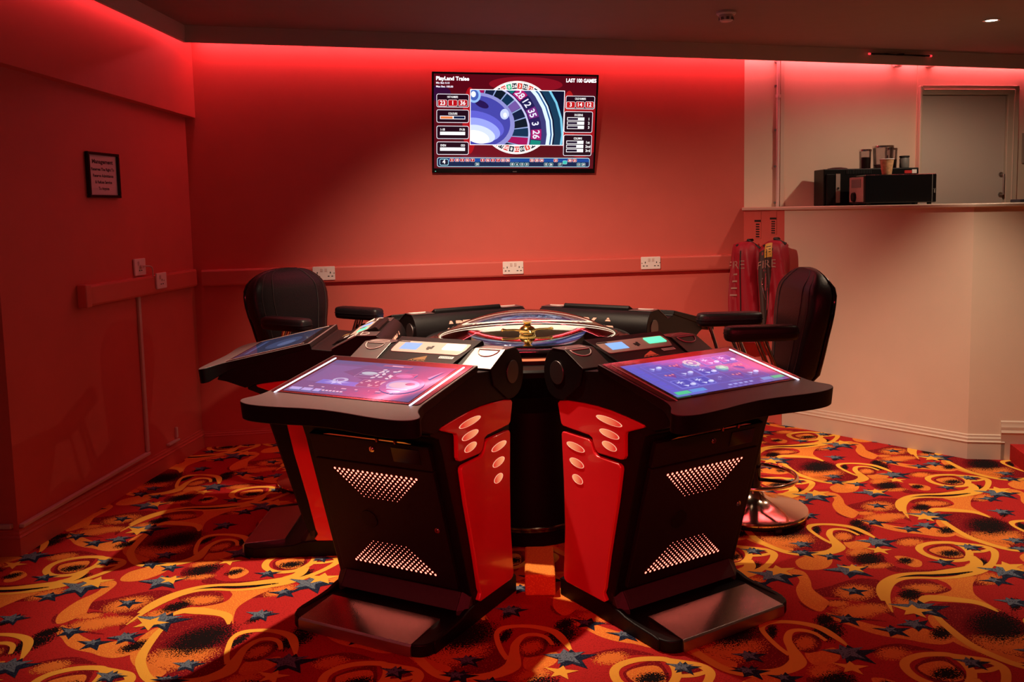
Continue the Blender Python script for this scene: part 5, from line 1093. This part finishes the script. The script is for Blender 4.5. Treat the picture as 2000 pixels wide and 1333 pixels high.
for a in ((-.115, .115, .100, .112), (-.115, .115, -.112, -.100), (-.115, -.103, -.100, .100), (.103, .115, -.100, .100)): m.prism([(a[0], a[2]), (a[1], a[2]), (a[1], a[3]), (a[0], a[3])], q, 0, .014)
m.build('frame', MT['grey_plastic'], t, smooth=0)
m = MB(); m.prism([(-.103, -.10), (.103, -.10), (.103, .10), (-.103, .10)], q, .001, .005); m.build('notice_sheet', MT['paper'], t, smooth=0)

# pipe and cable cover on the cream wall
t = thing('wall_pipe', BW(4.060, ZC, .0), 0, 'slim vertical pipe clipped to the cream wall above the ledge', 'pipe'); q = lambda a, b, h: BW(4.060 + a, ZC + b, h) - BW(4.060, ZC, 0)
m = MB(); m.cyl(q(0, 0.002, .022), q(0, 1.06, .022), .012, None, 14); m.build('pipe_run', MT['offwhite'], t, smooth=40)
m = MB(); m.cyl(q(0, .775, .022), q(0, .80, .022), .017, None, 14); m.build('coupling', MT['offwhite'], t, smooth=40)
for z in (.03, .29, .55, .86, 1.03): m = MB(); m.box(q(-.006, z, .012), (.030, .024, .014)); m.build('clip', MT['jar_grey'], t, smooth=0)
m = MB(); box_wall(m, BW, 4.082, 4.112, ZC, 2.575, 0.0, .016); tag(m.build('cable_conduit', MT['trim_cream'], smooth=0, bevel=.002), 'slim cream cable cover running up the cream wall beside the pipe', 'cable cover')
for s, lab in ((4.975, 'small white sensor under the pelmet left of the door frame corner'), (5.235, 'small white sensor under the pelmet above the door')):
    t = thing('wall_sensor', BW(s, 2.505, .012), 0, lab, 'sensor', 'small sensors under the pelmet'); m = MB(); o = BW(s, 2.505, .012); q = lambda a, b, h: BW(s + a, 2.505 + b, .012 + h) - o
    m.prism(rrect(-.028, .012, .028, .055, .008, 4), q, 0, .04); m.build('housing', MT['offwhite'], t, smooth=30, bevel=.004)
    m = MB(); m.prism([(-.012, .018), (.012, .018), (.012, .028), (-.012, .028)], q, .039, .042); m.build('lens', MT['jar_grey'], t, smooth=0)

# ------------------------------------------------------------------ on the ceiling
x, y = 2.81, 5.64; zc = zceil(x)
t = thing('ceiling_downlight', (x, y, zc), 0, 'small recessed downlight glowing white in the ceiling at upper right', 'ceiling light')
m = MB(); m.lathe([(.034, -.001), (.050, -.001), (.050, -.006), (.046, -.009), (.036, -.006)], n=36, closed=True); m.build('trim_ring', MT['chrome'], t, smooth=40)
m = MB(); m.lathe([(0, -.0005), (.034, -.0005), (.034, -.004), (0, -.004)], n=30); m.build('lamp', MT['downlight'], t, smooth=0)
x, y = 1.165, 5.385; zc = zceil(x)
t = thing('smoke_detector', (x, y, zc), 0, 'round white smoke detector on the dark ceiling above the television', 'smoke detector')
m = MB(); m.lathe([(0, 0), (.056, 0), (.056, -.012), (.050, -.020), (0, -.020)], n=36); m.build('mount', MT['offwhite'], t, smooth=35)
m = MB(); m.lathe([(0, -.020), (.040, -.020), (.042, -.030), (.038, -.050), (.030, -.056), (0, -.057)], n=36); sn = m.build('sensor_head', MT['offwhite'], t, smooth=35)
for k in range(8): a = k * pi / 4; m = MB(); m.box((.0405 * cos(a), .0405 * sin(a), -.042), (.004, .016, .016), 0, Matrix.Rotation(a, 3, 'Z')); m.build('vent_slot', MT['jar_grey'], sn, smooth=0)
pa, pb = Vector((2.440, 6.622, 2.585)), Vector((2.930, 6.731, 2.578))
t = thing('pelmet_bar', pa, 0, 'slim dark bar with red reflections painted on its ends, fixed along the pelmet at upper right', 'rail')
D = pb - pa; dn = D.normalized(); m = MB(); m.tube([dn * .012, D - dn * .012], .0055, 14); m.build('tube', MT['black_gloss'], t, smooth=40)
for p in (Vector((0, 0, 0)), D): 
    m = MB(); m.cyl(p - dn * .001 + (dn * 0 if p.length < .01 else -dn * .012), p + (dn * .012 if p.length < .01 else dn * .001), .0075, None, 14); m.build('end_glint', MT['red_tip'], t, smooth=40)
m = MB(); m.box(D * .5 + Vector((0.006, .022, .004)), (.05, .034, .012)); m.tube([D * .08 + Vector((0, .02, .0)), D * .3 + Vector((0, .02, .008)), D * .5 + Vector((0, .02, .004)), D * .92 + Vector((0, .02, .0))], .004, 6); m.build('bracket', MT['black'], t, smooth=0)
